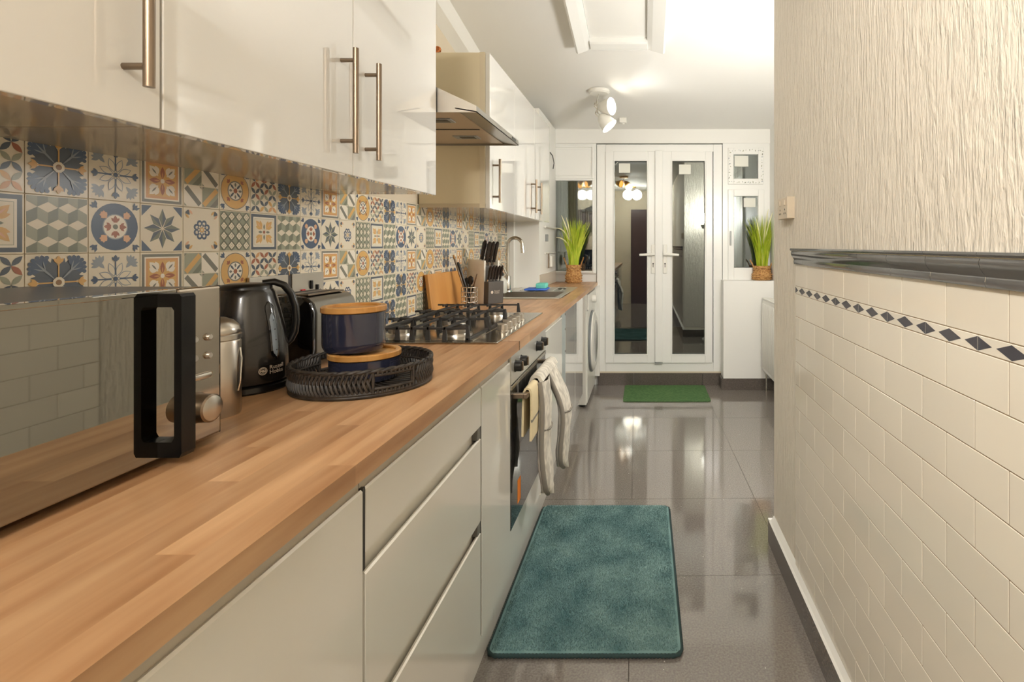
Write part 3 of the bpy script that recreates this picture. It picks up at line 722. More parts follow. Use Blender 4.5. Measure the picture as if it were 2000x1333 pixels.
# ------------------------------------------------------------------ wall units
XU, ZU0, ZU1 = -.70, 1.403, 2.12
def bar_handle(yy, z0, z1, par):
    x = XU+.034; b = B().cyl((x, yy, z0), (x, yy, z1), .0066, 16)
    for zz in (z0+.028, z1-.028): b.cyl((XU-.001, yy, zz), (x, yy, zz), .0048, 10)
    return obj('handle', b, M['steel_handle'], par, sm=40)
def wall_unit(y0, y1, doors, label, mat_side=None, z1=ZU1):
    t = thing('wall_cabinet', (-.86, (y0+y1)/2, ZU0), label, 'cabinet')
    b = B().box(-1.0195, XU-.022, y0+.0005, y1-.0005, ZU0+.022, z1)
    obj('carcass', b, M['carcass'], t)
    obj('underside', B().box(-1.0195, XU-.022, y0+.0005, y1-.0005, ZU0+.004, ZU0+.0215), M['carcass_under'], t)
    for a, c, hy in doors:
        d_ = obj('door', B().box(XU-.020, XU, a+.0012, c-.0012, ZU0, z1-.002, .0016), M['white_gloss'], t)
        if hy: bar_handle(hy, hy_z[0], hy_z[1], d_)
    return t
hy_z = (1.448, 1.690)
wall_unit(-.237, .77, [(-.237, .266, None), (.266, .77, .715)], 'white gloss wall cupboard above the microwave')
wall_unit(.772, 1.784, [(.772, 1.277, 1.226), (1.277, 1.784, 1.333)], 'white gloss double wall cupboard above the kettle and tray')
hy_z = (1.432, 1.632)
t = wall_unit(2.40, 2.86, [(2.40, 2.86, 2.446)], 'white gloss wall cupboard with beige side beside the cooker hood', z1=2.106)
obj('edge_strip', B().box(XU-.046, XU-.021, 2.3985, 2.402, ZU0+.002, 2.107), M['grout'], t)
hy_z = (1.436, 1.640)
wall_unit(2.862, 3.89, [(2.862, 3.36, 3.265), (3.36, 3.89, 3.425)], 'white gloss double wall cupboard nearest the left window', z1=2.106)
t = thing('pipe_fitting', (-.93, 2.46, 2.107), 'copper pipe fitting lying on top of the wall cupboard beside the hood', 'pipe fitting')
obj('elbow', B().tube([(-1.00, 2.45, 2.119), (-.985, 2.45, 2.119), (-.965, 2.45, 2.121), (-.957, 2.455, 2.135), (-.955, 2.46, 2.150)], .0115, 12), M['copper'], t, sm=50)
obj('collar', B().cyl((-.983, 2.45, 2.119), (-.975, 2.45, 2.119), .014, 12).cyl((-.956, 2.458, 2.134), (-.9555, 2.4595, 2.144), .014, 12), M['copper'], t, sm=50)

# cooker hood
t = thing('cooker_hood', (-.8, 2.09, 1.68), 'brushed steel cooker hood between the two runs of wall cupboards', 'cooker hood')
h0, h1 = 1.792, 2.392
b = B()
p0 = [(-1.019, h0), (-.568, h0), (-.568, h1), (-1.019, h1)]; p1 = [(-1.019, h0), (-.568, h0), (-.568, h1), (-1.019, h1)]; p2 = [(-1.019, 1.94), (-.885, 1.94), (-.885, 2.24), (-1.019, 2.24)]
vs = [(x, y, 1.684) for x, y in p0]+[(x, y, 1.706) for x, y in p1]+[(x, y, 1.86) for x, y in [(-1.019, h0+.0), (-.90, h0), (-.90, h1), (-1.019, h1)]]
fs = [[0, 1, 5, 4], [1, 2, 6, 5], [2, 3, 7, 6], [3, 0, 4, 7], [4, 5, 9, 8], [5, 6, 10, 9], [6, 7, 11, 10], [7, 4, 8, 11], [8, 9, 10, 11]]
b.raw(vs, fs)
b.prism([(-.568, 1.684), (-.568, 1.688), (-.64, 1.700), (-.64, 1.696)], 'y', h0, h1)
obj('canopy', b, M['hood_steel'], t)
obj('chimney', B().box(-1.019, -.905, 1.96, 2.22, 1.86, 2.10), M['hood_steel'], t)
u = obj('underside', B().box(-1.015, -.638, h0+.004, h1-.004, 1.692, 1.698), M['hood_under'], t)
obj('filter_seam', B().box(-1.0, -.65, 2.09, 2.093, 1.6895, 1.692), M['dark_gap'], u)
for yy in (1.94, 2.24):
    obj('light_panel', B().box(-.80, -.70, yy-.03, yy+.03, 1.689, 1.692), M['grey_plastic'], u)
    obj('light_slot', B().box(-.775, -.715, yy-.018, yy+.018, 1.6875, 1.689), M['black_satin'], u)
obj('switch_strip', B().box(-.5685, -.566, 2.27, 2.335, 1.691, 1.701), M['black_satin'], t)

# ------------------------------------------------------------------ hob
t = thing('gas_hob', (-.73, 2.105, ZT), 'stainless steel five-burner gas hob with black pan supports', 'hob')
obj('tray', B().box(-.985, -.478, 1.722, 2.490, ZT+.001, ZT+.006, .0025), M['steel_polished'], t)
obj('base_plate', B().box(-.975, -.565, 1.745, 2.465, ZT+.006, ZT+.008), M['steel_polished'], t)
for bx, by, br in ((-.86, 1.86, .034), (-.66, 1.86, .044), (-.77, 2.105, .058), (-.86, 2.35, .044), (-.66, 2.35, .034)):
    k = obj('burner', B().lathe([(br+.012, ZT+.008), (br+.010, ZT+.014), (br, ZT+.016), (br, ZT+.030), (br-.004, ZT+.032), (0, ZT+.032)], (bx, by, 0), 28), M['steel'], t, sm=40)
    obj('burner_cap', B().lathe([(br-.002, ZT+.031), (br, ZT+.036), (br-.004, ZT+.039), (0, ZT+.039)], (bx, by, 0), 28), M['black_satin'], k, sm=40)
for k, (g0, g1) in enumerate(((1.750, 1.985), (1.99, 2.215), (2.22, 2.46))):
    b = B(); zt = ZT+.050
    for yy in (g0+.004, g1-.004): b.box(-.955, -.585, yy-.003, yy+.003, ZT+.042, ZT+.049)
    for q, xx in enumerate((-.915, -.865, -.816, -.768, -.715, -.66)):
        if q in (1, 3, 5): b.box(xx-.003, xx+.003, g0, g1, ZT+.042, zt)
        else: b.box(xx-.003, xx+.003, g0, g0+.05, ZT+.042, zt).box(xx-.003, xx+.003, g1-.05, g1, ZT+.042, zt)
        for yy in (g0, g1-.008):
            b.prism([(xx-.008, ZT+.008), (xx+.008, ZT+.008), (xx+.004, zt), (xx-.004, zt)], 'y', yy, yy+.008)
    b.box(-.588, -.582, g0, g1, ZT+.008, ZT+.014).box(-.958, -.952, g0, g1, ZT+.008, ZT+.014)
    for yy in (g0, g1-.008): b.prism([(-.592, ZT+.008), (-.575, ZT+.008), (-.581, zt+.004), (-.589, zt+.004)], 'y', yy, yy+.008)
    obj('pan_support', b, M['iron'], t)
for k, (kx, ky) in enumerate(((-.518, 1.935), (-.521, 2.02), (-.523, 2.095), (-.526, 2.17), (-.528, 2.24))):
    o = obj('knob', B().lathe([(.024, ZT+.006), (.024, ZT+.010), (.019, ZT+.012), (.018, ZT+.032), (.016, ZT+.034), (0, ZT+.034)], (kx, ky, 0), 24), M['steel'], t, sm=40)
    obj('grip', B().box(kx-.019, kx+.019, ky-.004, ky+.004, ZT+.033, ZT+.038, .001), M['steel'], o)

# ------------------------------------------------------------------ sink, tap, sponge
t = thing('kitchen_sink', (-.74, 3.60, ZT), 'stainless steel sink with drainer set in the worktop', 'sink')
sx0, sx1, sy0, sy1 = -.985, -.512, 3.17, 4.03
b = B()
b.box(sx0, sx1, sy0, SK[2], ZT+.0003, ZT+.007, .002).box(sx0, SK[0], SK[2], SK[3], ZT+.0003, ZT+.007).box(SK[1], sx1, SK[2], SK[3], ZT+.0003, ZT+.007, .002).box(sx0, sx1, SK[3], sy1, ZT+.0003, ZT+.005)
obj('rim', b, M['steel_bright'], t)
a0, a1, b0, b1 = SK[0]+.003, SK[1]-.003, SK[2]+.003, SK[3]-.003; zb_ = ZT-.16; w = .0015
obj('bowl', B().box(a0, a0+w, b0, b1, zb_, ZT+.006).box(a1-w, a1, b0, b1, zb_, ZT+.006).box(a0, a1, b0, b0+w, zb_, ZT+.006).box(a0, a1, b1-w, b1, zb_, ZT+.006).box(a0, a1, b0, b1, zb_-w, zb_), M['steel'], t)
b = B()
for k in range(7): b.cyl((-.92+k*.055, 3.70, ZT+.0055), (-.92+k*.055, 3.98, ZT+.0055), .005, 8)
obj('drainer_ribs', b, M['steel_bright'], t, sm=60)
obj('overflow_plug', B().lathe([(.03, ZT+.005), (.028, ZT+.010), (0, ZT+.011)], (-.60, 3.84, 0), 20), M['black_satin'], t, sm=40)
t = thing('mixer_tap', (-.93, 3.60, ZT+.007), 'chrome swan-neck mixer tap behind the sink', 'tap')
obj('base', B().lathe([(.03, ZT+.0073), (.028, ZT+.016), (.021, ZT+.020), (.021, ZT+.11), (.016, ZT+.118), (0, ZT+.118)], (-.93, 3.60, 0), 24), M['chrome'], t, sm=40)
pts = [(-.93, 3.60, ZT+.10), (-.93, 3.60, 1.20)]
for k in range(1, 12):
    a = PI-k*PI*.92/11*1.0; pts.append((-.88+.05*math.cos(a), 3.60, 1.235+.052*math.sin(a)))
pts.append((-.826, 3.60, 1.185))
obj('spout', B().tube(pts, [.012]*(len(pts)-2)+[.012, .014], 14), M['chrome'], t, sm=50)
obj('lever', B().tube([(-.93, 3.60, ZT+.112), (-.945, 3.585, ZT+.15), (-.965, 3.57, ZT+.20)], [.008, .006, .007], 10), M['chrome'], t, sm=50)
tag(obj('dish_cloth', B().box(-.83, -.68, 3.60+.045, 3.80, ZT+.0105, ZT+.022, .004), M['sponge_blue'], sm=40), 'blue cloth folded flat on the sink drainer', 'cloth')
tag(obj('sponge', B().box(-.755, -.685, 3.67, 3.77, ZT+.0225, ZT+.058, .007), M['sponge_teal'], sm=40), 'mint green sponge sitting on the blue cloth', 'sponge')
t = thing('soap_bottle', (-.90, 3.42, ZT+.007), 'clear washing-up liquid bottle standing beside the tap', 'bottle')
obj('bottle_body', B().lathe([(0, ZT+.0072), (.03, ZT+.0072), (.033, ZT+.02), (.033, ZT+.085), (.022, ZT+.105), (.012, ZT+.112), (.012, ZT+.125), (0, ZT+.125)], (-.972+.03, 3.50, 0), 24), M['clear_plastic'], t, sm=40)
obj('cap', B().lathe([(.013, ZT+.12), (.013, ZT+.14), (.005, ZT+.145), (.005, ZT+.165), (0, ZT+.165)], (-.972+.03, 3.50, 0), 16), M['black_satin'], t, sm=40)

# ------------------------------------------------------------------ things on the near worktop
# microwave
mx, m0, m1, mz0, mz1 = -.695, .43, .872, ZT+.014, 1.170
t = thing('microwave_oven', (-.85, .65, ZT), 'black microwave with mirrored door and loop handle', 'microwave')
obj('body', B().box(-1.012, mx-.018, m0, m1, mz0, mz1-.002, .003), M['black_satin'], t)
d = obj('door', B().box(mx-.018, mx, m0, .789, mz0, mz1, .002), M['mirror_glass'], t)
obj('top_trim', B().box(mx-.02, mx+.001, m0, .789, mz1-.006, mz1+.0005, .001), M['mirror_glass'], d)
hp = [(mx, mz1-.004), (mx+.031, mz1-.004), (mx+.034, mz1-.008), (mx+.034, mz0+.008), (mx+.031, mz0+.002), (mx, mz0+.002)]
hole = [(mx, mz1-.023), (mx+.020, mz1-.023), (mx+.0235, mz1-.028), (mx+.0235, mz0+.030), (mx+.020, mz0+.024), (mx, mz0+.024)]
b = B(); hb = []
y0, y1 = .759, .783
for a_, c_ in ((0, 1), (1, 2), (2, 3), (3, 4), (4, 5)):
    vs = [(hp[a_][0], y0, hp[a_][1]), (hp[c_][0], y0, hp[c_][1]), (hole[c_][0], y0, hole[c_][1]), (hole[a_][0], y0, hole[a_][1])]
    vs += [(x, y1, z) for x, _, z in vs]
    b.raw(vs, [[0, 1, 2, 3], [4, 5, 6, 7], [0, 1, 5, 4], [2, 3, 7, 6]])
obj('handle', b, M['handle_black'], d)
p = obj('control_panel', B().box(mx-.018, mx+.001, .790, m1, mz0, mz1, .004), M['panel_mirror'], t)
obj('panel_edge', B().box(mx-.0185, mx-.001, m1-.0015, m1+.001, mz0, mz1, .0005), M['black_satin'], t)
for zz in (1.090, 1.061):
    for yy in (.818, .845): obj('button', B().lathe([(.0055, mx), (.0055, mx+.004), (.004, mx+.006), (0, mx+.006)], (0, yy, zz), 14, 'x'), M['steel'], p, sm=40)
obj('door_release', B().box(mx, mx+.004, .806, .852, 1.025, 1.035, .0035), M['steel'], p, sm=40)
k = obj('dial', B().lathe([(.025, mx), (.022, mx+.006), (.0215, mx+.026), (.019, mx+.028)], (0, .822, .984), 32, 'x'), M['steel_handle'], p, sm=40)
obj('dial_face', B().lathe([(.0195, mx+.0275), (.018, mx+.0285), (0, mx+.0285)], (0, .822, .984), 32, 'x'), M['steel'], k, sm=40)
for yy in (m0+.04, m1-.04):
    for xx in (-.98, -.74): obj('foot', B().cyl((xx, yy, ZT), (xx, yy, mz0+.001), .012, 12), M['black_satin'], t)

# steel canister
cx, cy = -.813, 1.002
t = thing('storage_canister', (cx, cy, ZT), 'tall brushed steel canister with domed lid beside the microwave', 'canister')
obj('body', B().lathe([(0, ZT), (.042, ZT), (.043, ZT+.003), (.043, ZT+.138), (.0415, ZT+.141), (0, ZT+.141)], (cx, cy, 0), 40), M['steel'], t, sm=40)
obj('lid', B().lathe([(.0415, ZT+.141), (.044, ZT+.143), (.044, ZT+.151), (.042, ZT+.153), (.043, ZT+.156), (.040, ZT+.167), (.031, ZT+.177), (.018, ZT+.183), (0, ZT+.185)], (cx, cy, 0), 40), M['steel'], t, sm=41)
obj('clip_wire', B().tube([(cx+.042, cy+.012, ZT+.125), (cx+.0465, cy+.010, ZT+.105), (cx+.0465, cy+.006, ZT+.06), (cx+.044, cy+.004, ZT+.045)], .0016, 6), M['chrome'], t, sm=60)

# kettle
cx, cy = -.892, 1.190
t = thing('electric_kettle', (cx, cy, ZT), 'dark grey electric kettle with loop handle and water gauge', 'kettle')
obj('power_base', B().lathe([(0, ZT), (.080, ZT), (.083, ZT+.004), (.082, ZT+.014), (.074, ZT+.018), (0, ZT+.018)], (cx, cy, 0), 40), M['black_satin'], t, sm=40)
kp = [(.079, .020), (.081, .026), (.0805, .06), (.0785, .10), (.0735, .14), (.066, .175), (.058, .205), (.055, .216)]
obj('body', B().lathe([(0, ZT+.0195)]+[(r, ZT+z) for r, z in kp]+[(.051, ZT+.222), (0, ZT+.222)], (cx, cy, 0), 48), M['kettle_body'], t, sm=40)
obj('lid', B().lathe([(.050, ZT+.2205), (.049, ZT+.227), (.046, ZT+.232), (.03, ZT+.235), (0, ZT+.236)], (cx, cy, 0), 40), M['black_satin'], t, sm=50)
def krad(z):
    for (r0, z0), (r1, z1) in zip(kp[:-1], kp[1:]):
        if z0 <= z <= z1: return r0+(r1-r0)*(z-z0)/(z1-z0)
    return kp[-1][0]
ha = math.radians(38); dx, dy = math.cos(ha), math.sin(ha)
hp_ = [(.030, .234), (.052, .236), (.070, .228), (.084, .208), (.092, .178), (.094, .145), (.091, .118), (.084, .100), (.074, .090)]
obj('handle', B().tube([(cx+r*dx, cy+r*dy, ZT+z) for r, z in hp_], [.007, .008, .008, .008, .008, .008, .008, .007, .006], 12, flat=1.6), M['black_satin'], t, sm=60)
ga = math.radians(-13)
def on_kettle(a, z, off): r = krad(z)+off; return (cx+r*math.cos(a), cy+r*math.sin(a), ZT+z)
def gauge(w0, w1, z0, z1, off):
    b = B(); n = 14; vs = []; fs = []
    for i in range(n+1):
        z = z0+(z1-z0)*i/n; u = min(i, n-i)/n; hw = (w0+(w1-w0)*i/n)*min(1, math.sqrt(u*9))+.0006
        for k in range(5):
            s_ = -1+k/2; r = krad(z); vs.append(on_kettle(ga+s_*hw/r, z, off*(1-s_*s_*.6)))
    for i in range(n):
        for k in range(4): a = i*5+k; fs.append([a, a+1, a+6, a+5])
    b.raw(vs, fs); return b
o = obj('gauge_bezel', gauge(.0085, .010, .070, .196, .0035), M['black_gloss'], t, sm=60)
obj('water_gauge', gauge(.0060, .0068, .076, .170, .0052), M['gauge'], o, sm=60)
for zz in (.09, .112, .135, .155):
    obj('gauge_mark', B().lathe([(.0016, 0), (0, .0004)], (0, 0, 0), 8, 'x', M=Matrix.Translation(on_kettle(ga, zz, .0052)) @ Matrix.Rotation(ga, 4, 'Z')), M['black_matte'], o)
me = text_mesh('Russell\nHobbs', .0125, .82)
for v in me.vertices:
    u, vv = v.co.x, v.co.y; a = math.radians(-23)+u/.08; v.co = Vector(on_kettle(a, .050+vv, .0007+v.co.z))
me.materials.append(M['logo_grey']); obj('lettering', me, None, t)
b = B(); r_ = .0085; vs = []
for k in range(24): vs.append(on_kettle(math.radians(-32)+r_*math.cos(2*PI*k/24)/.08, .048+r_*math.sin(2*PI*k/24), .0007))
b.raw(vs, [list(range(24))]); ob = obj('round_logo', b, M['logo_grey'], t)
b = B()
for r0, r1, a_, c_ in ((.0066, .0058, 0, 2*PI), (.0046, .0030, .3, 2.6), (.0046, .0030, 3.4, 5.7)):
    n = 20; vs = [on_kettle(math.radians(-32)+r_*math.cos(a_+(c_-a_)*i/n)/.08, .048+r_*math.sin(a_+(c_-a_)*i/n), .0010) for r_ in (r0, r1) for i in range(n+1)]
    b.raw(vs, [[i, i+1, n+2+i, n+1+i] for i in range(n)])
obj('logo_marks', b, M['kettle_body'], ob)

# toaster
x0, x1, y0, y1, zt = -1.004, -.852, 1.375, 1.585, 1.106
t = thing('toaster', ((x0+x1)/2, (y0+y1)/2, ZT), 'black two-slice toaster with grey side panel behind the kettle', 'toaster')
pf = [(x0+.006, ZT+.012), (x1-.010, ZT+.012), (x1-.006, ZT+.05), (x1-.006, zt-.045), (x1-.014, zt-.020), (x1-.032, zt-.006), ((x0+x1)/2, zt), (x0+.028, zt-.006), (x0+.010, zt-.02), (x0+.004, zt-.045)]
obj('body', B().prism(pf, 'y', y0, y1, bev=.006), M['black_gloss'], t, sm=40)
obj('side_panel', B().prism([(x1-.0065, ZT+.02), (x1-.0025, ZT+.02), (x1-.0015, zt-.046), (x1-.009, zt-.022), (x1-.024, zt-.0085), (x1-.030, zt-.0085), (x1-.016, zt-.022), (x1-.0065, zt-.046)], 'y', y0+.012, y1-.012), M['toaster_side'], t, sm=50)
for xx in (-.955, -.905): obj('bread_slot', B().box(xx-.012, xx+.012, y0+.035, y1-.03, zt-.004, zt+.0012, .001), M['black_matte'], t)
obj('slot_surround', B().box(-.975, -.885, y0+.025, y1-.02, zt-.004, zt+.0006, .001), M['steel_handle'], t)
obj('lever', B().box(-.945, -.905, y0-.018, y0-.001, 1.05, 1.062, .003), M['black_satin'], t)
for yy in (y0+.03, y1-.03): obj('foot', B().cyl((-.97, yy, ZT), (-.97, yy, ZT+.013), .01, 10).cyl((-.885, yy, ZT), (-.885, yy, ZT+.013), .01, 10), M['black_satin'], t)

# sockets on the splashback
def YW(px): return F*(-XW)/(VX-px)
t = thing('wall_socket', (XW, 1.455, 1.08), 'steel double socket plate behind the kettle', 'socket')
obj('plate', B().box(XW+.001, XW+.010, YW(480), YW(556.5), 1.075, 1.153, .002), M['steel'], t)
t = thing('cooker_switch', (XW, 1.60, 1.08), 'steel cooker control plate with a red switch above the toaster', 'switch')
ya, yb = YW(565), YW(627)
obj('plate', B().box(XW+.001, XW+.009, ya, yb, 1.065, 1.153, .002), M['steel'], t)
obj('plate_gap', B().box(XW+.001, XW+.006, YW(557), YW(564.5), 1.07, 1.150), M['dark_gap'], t)  # dark strip in the gap between the two plates
def sw(px, z0, z1, w, m):
    y = YW(px); obj('rocker', B().box(XW+.008, XW+.014, y-w/2, y+w/2, z0, z1, .002), m, t)
sw(585, 1.084, 1.106, .016, M['red']); sw(601.5, 1.104, 1.130, .010, M['black_satin']); sw(613.5, 1.094, 1.116, .009, M['black_satin'])
for px, zz in ((570.5, 1.086), (620, 1.098)): obj('screw', B().lathe([(.004, XW+.009), (.003, XW+.0105), (0, XW+.0105)], (0, YW(px), zz), 10, 'x'), M['chrome'], t, sm=40)

# woven tray
tx, ty, tr, thh = -.650, 1.230, .1445, .060
t = thing('woven_tray', (tx, ty, ZT), 'round black woven tray with two cut-out grips', 'tray')
def ring(r, z, n=72, a0=0, a1=2*PI): return [(tx+r*math.cos(a0+(a1-a0)*i/n), ty+r*math.sin(a0+(a1-a0)*i/n), z) for i in range(n+(0 if abs(a1-a0-2*PI) < 1e-6 else 1))]
b = B().lathe([(0, ZT+.002), (tr-.006, ZT+.002), (tr-.006, ZT+.007), (0, ZT+.007)], (tx, ty, 0), 48)
for k in range(30):
    a = k*PI/15
    b.tube([(tx+r*math.cos(a+.10*math.sin(r*60)), ty+r*math.sin(a+.10*math.sin(r*60)), ZT+.0085) for r in (.02, .045, .07, .095, .12, .138)], .0022, 5)
obj('tray_base', b, M['wicker'], t, sm=60)
b = B()
for off in (0, PI): b.tube([(tx+(tr+.002*math.cos(off+i*.9))*math.cos(2*PI*i/144), ty+(tr+.002*math.cos(off+i*.9))*math.sin(2*PI*i/144), ZT+thh-.004+.0022*math.sin(off+i*.9)) for i in range(144)], .0038, 6, closed=True)
obj('rim', b, M['wicker'], t, sm=60)
b = B()
for zz in (.005, .010): b.tube(ring(tr-.001, ZT+zz), .0045, 6, closed=True)
obj('base_ring', b, M['wicker'], t, sm=60)
b = B(); GA = (math.radians(-38), math.radians(142)); GH = .29
def in_grip(a): return any(abs((a-g+PI) % (2*PI)-PI) < GH for g in GA)
ns = 104
for k in range(ns):
    a = 2*PI*k/ns
    for dr_, sl in ((.0022, .055), (-.0026, -.055)):
        zs = (.010, .021, .032, .043, .054); seg = [(a+sl*(i-2)/2, z) for i, z in enumerate(zs)]
        if in_grip(a):
            for part in (((.010, .017), (.049, .056))):
                b.tube([(tx+(tr+dr_)*math.cos(a), ty+(tr+dr_)*math.sin(a), ZT+z) for z in part], .0030, 5)
        elif not in_grip(a+sl) and not in_grip(a-sl):
            b.tube([(tx+(tr+dr_*math.cos(z*140))*math.cos(q), ty+(tr+dr_*math.cos(z*140))*math.sin(q), ZT+z) for q, z in seg], .0033, 5)
        else: b.tube([(tx+(tr+dr_)*math.cos(a), ty+(tr+dr_)*math.sin(a), ZT+z) for z in (.010, .034, .056)], .0032, 5)
for g in GA:
    for z in (.0185, .047): b.tube([(tx+tr*math.cos(g-GH+2*GH*i/10), ty+tr*math.sin(g-GH+2*GH*i/10), ZT+z) for i in range(11)], .0035, 6)
b.tube([p for p in ring(tr-.004, ZT+.034, 72, GA[0]+GH, GA[1]-GH)], .0024, 5); b.tube([p for p in ring(tr-.004, ZT+.034, 72, GA[1]+GH, GA[0]+2*PI-GH)], .0024, 5)
tag(obj('wicker_weave', b, M['wicker'], t, sm=60), kind='stuff')
# canisters in the tray
def navy(cx, cy, z0, r, h, label):
    t = thing('ceramic_canister', (cx, cy, z0), label, 'canister', 'navy canisters in the woven tray')
    obj('body', B().lathe([(0, z0), (r-.014, z0), (r-.006, z0+.002), (r-.001, z0+.012), (r, z0+.02), (r, z0+h), (r-.004, z0+h+.001), (0, z0+h+.001)], (cx, cy, 0), 56), M['navy'], t, sm=40)
    z = z0+h
    obj('lid', B().lathe([(0, z+.0015), (r+.001, z+.0015), (r+.0025, z+.003), (r+.0025, z+.013), (r+.0005, z+.0150), (r-.008, z+.0150), (r-.010, z+.013), (r-.010, z+.0085), (0, z+.0085)], (cx, cy, 0), 56), M['bamboo'], t, sm=40)
navy(-.652, 1.240, ZT+.0108, .0745, .050, 'wide navy ceramic canister with bamboo lid standing in the tray')
navy(-.677, 1.240, ZT+.0108+.050+.0154, .0660, .089, 'navy ceramic canister with bamboo lid stacked on top of the wider one')

# chopping board, utensils, knife block behind the hob
b = B().box(-.009, .009, -.225, .225, 0, .186, .004, M=Matrix.Translation((-.982, 2.655+.01, ZT+.0015)) @ Matrix.Rotation(-.12, 4, 'Y'))
tag(obj('chopping_board', b, M['board_wood']), 'orange brown wooden chopping board leaning on the splashback behind the hob', 'chopping board')
ux, uy, ur = -.905, 2.74, .040
t = thing('utensil_holder', (ux, uy, ZT), 'round chrome wire utensil holder behind the hob', 'utensil holder')
b = B()
for zz in (.002, .03, .055, .08, .105): b.tube([(ux+ur*math.cos(2*PI*i/28), uy+ur*math.sin(2*PI*i/28), ZT+zz) for i in range(28)], .0022, 6, closed=True)
for k in range(12): a = 2*PI*k/12; b.cyl((ux+ur*math.cos(a), uy+ur*math.sin(a), ZT+.002), (ux+ur*math.cos(a), uy+ur*math.sin(a), ZT+.105), .0014, 6)
for k in range(-1, 2): b.cyl((ux-ur, uy+k*.02, ZT+.002), (ux+ur, uy+k*.02, ZT+.002), .0014, 6)
obj('wire_cage', b, M['chrome'], t, sm=60)
def utensil(nm, p0, p1, label, head=None, r=.006, m='black_satin'):
    t = thing(nm, p0, label, 'utensil', 'utensils in the wire holder'); P0, P1 = Vector(p0), Vector(p1); d_ = (P1-P0)
    obj('handle', B().tube([P0, P0+d_*.5, P0+d_*.95, P1], [r*.6, r*.8, r, r*.7], 8), M[m], t, sm=50)
    if head: head(t, P0, P1, d_.normalized())
def spoon(t, a, b_, d_): obj('bowl', B().lathe([(0, -.022), (.012, -.018), (.018, 0), (.014, .018), (0, .026)], (0, 0, 0), 14, M=Matrix.Translation(b_) @ d_.to_track_quat('Z', 'Y').to_matrix().to_4x4() @ Matrix.Scale(.3, 4, (1, 0, 0))), M['black_satin'], t, sm=60)
def turner(t, a, b_, d_):
    Mx = Matrix.Translation(b_) @ d_.to_track_quat('Z', 'Y').to_matrix().to_4x4() @ Matrix.Rotation(.7, 4, 'Z')
    obj('blade', B().tube([(-.02, 0, 0), (-.024, 0, .045), (.024, 0, .05), (.02, 0, 0)], .003, 6, closed=True, M=Mx), M['steel_handle'], t, sm=50)
def tip(t, a, b_, d_): obj('tip', B().tube([b_-d_*.008, b_+d_*.012], [.007, .004], 8), M['bamboo'], t, sm=50)
zb_ = ZT+.006
utensil('serving_tongs', (ux+.005, uy-.01, zb_), (ux-.078, uy+.0, 1.175), 'long tongs leaning left out of the wire holder', tip, .0055, 'steel_handle')
utensil('ladle', (ux+.018, uy-.012, zb_), (ux-.052, uy-.02, 1.150), 'black handled ladle leaning left in the wire holder', None, .0085)
utensil('serving_spoon', (ux-.01, uy, zb_), (ux+.008, uy-.005, 1.055), 'black serving spoon standing upright in the wire holder', spoon)
utensil('fish_slice', (ux-.012, uy+.012, zb_), (ux+.026, uy-.005, 1.035), 'steel framed turner leaning right in the wire holder', turner, .005)
utensil('spatula', (ux+.012, uy+.014, zb_), (ux-.014, uy+.012, 1.045), 'short black spatula at the back of the wire holder', spoon)
# knife block, turned towards the room
KB = (-.903, 2.99)
t = thing('knife_block', (KB[0], KB[1], ZT), 'knife block with pale side panels and dark front behind the hob', 'knife block', rz=math.radians(-38))
# local axes: +X is the front of the block, +Y its width
L2 = dict(local=True)
obj('core', B().prism([(-.08, .0), (.058, .0), (.062, .205), (-.078, .238)], 'y', -.040, .040), M['block_dark'], t, **L2)
for s_ in (-1, 1): obj('side_panel', B().prism([(-.086, .0), (.062, .0), (.070, .236), (-.084, .244)], 'y', s_*.0405, s_*.050), M['stone_side'], t, **L2)
o = obj('front_step', B().prism([(.0625, .0), (.104, .0), (.110, .122), (.068, .122)], 'y', -.05, .05, bev=.003), M['block_dark'], t, **L2)
me = text_mesh('Russell\nHobbs', .0125, .82)
me.transform(Matrix.Translation((.1085, -.012, .066)) @ Matrix.Rotation(PI/2, 4, 'Z') @ Matrix.Rotation(PI/2, 4, 'X')); me.materials.append(M['logo_grey']); obj('lettering', me, None, o, local=True)
b = B().lathe([(.008, .1075), (0, .1085)], (0, -.026, .064), 16, 'x'); obj('round_logo', b, M['logo_grey'], o, local=True)
def knife(px_, py_, pz_, ln, r, lean, label):
    Mx = WM[t.name] @ Matrix.Translation((px_, py_, pz_)) @ Matrix.Rotation(lean, 4, 'Y')
    k = thing('kitchen_knife', Mx.to_translation(), label, 'knife', 'knives in the knife block')
    obj('handle', B().tube([(0, 0, .004), (0, 0, ln*.4), (0, 0, ln*.85), (.004, 0, ln)], [r*.85, r, r*1.05, r*.6], 8, flat=.7, M=Mx), M['knife_black'], k, sm=60)
    obj('bolster', B().cyl((0, 0, -.012), (0, 0, .006), r*.8, 8, M=Mx), M['chrome'], k, sm=60)
    b = B()
    for q in (.25, .5, .75): b.cyl((-.001, -r*.74, ln*q), (-.001, r*.74, ln*q), r*.22, 8, M=Mx)
    obj('rivets', b, M['chrome'], k, sm=60)
for i in range(5): knife(.088, -.038+i*.019, .128, .085, .0075, .30, 'small steak knife in the lower row of the knife block, %s' % ('leftmost', 'second from left', 'in the middle', 'second from right', 'rightmost')[i])
for i, yy in enumerate((-.026, 0, .026)): knife(.048, yy, .222, .125, .0105, .30, 'large black kitchen knife in the upper row of the knife block, %s' % ('left', 'middle', 'right')[i])
knife(.0, -.018, .238, .115, .012, .30, 'large black kitchen knife at the back of the knife block')
knife(.005, .020, .236, .105, .010, .30, 'black sharpening steel at the back of the knife block')

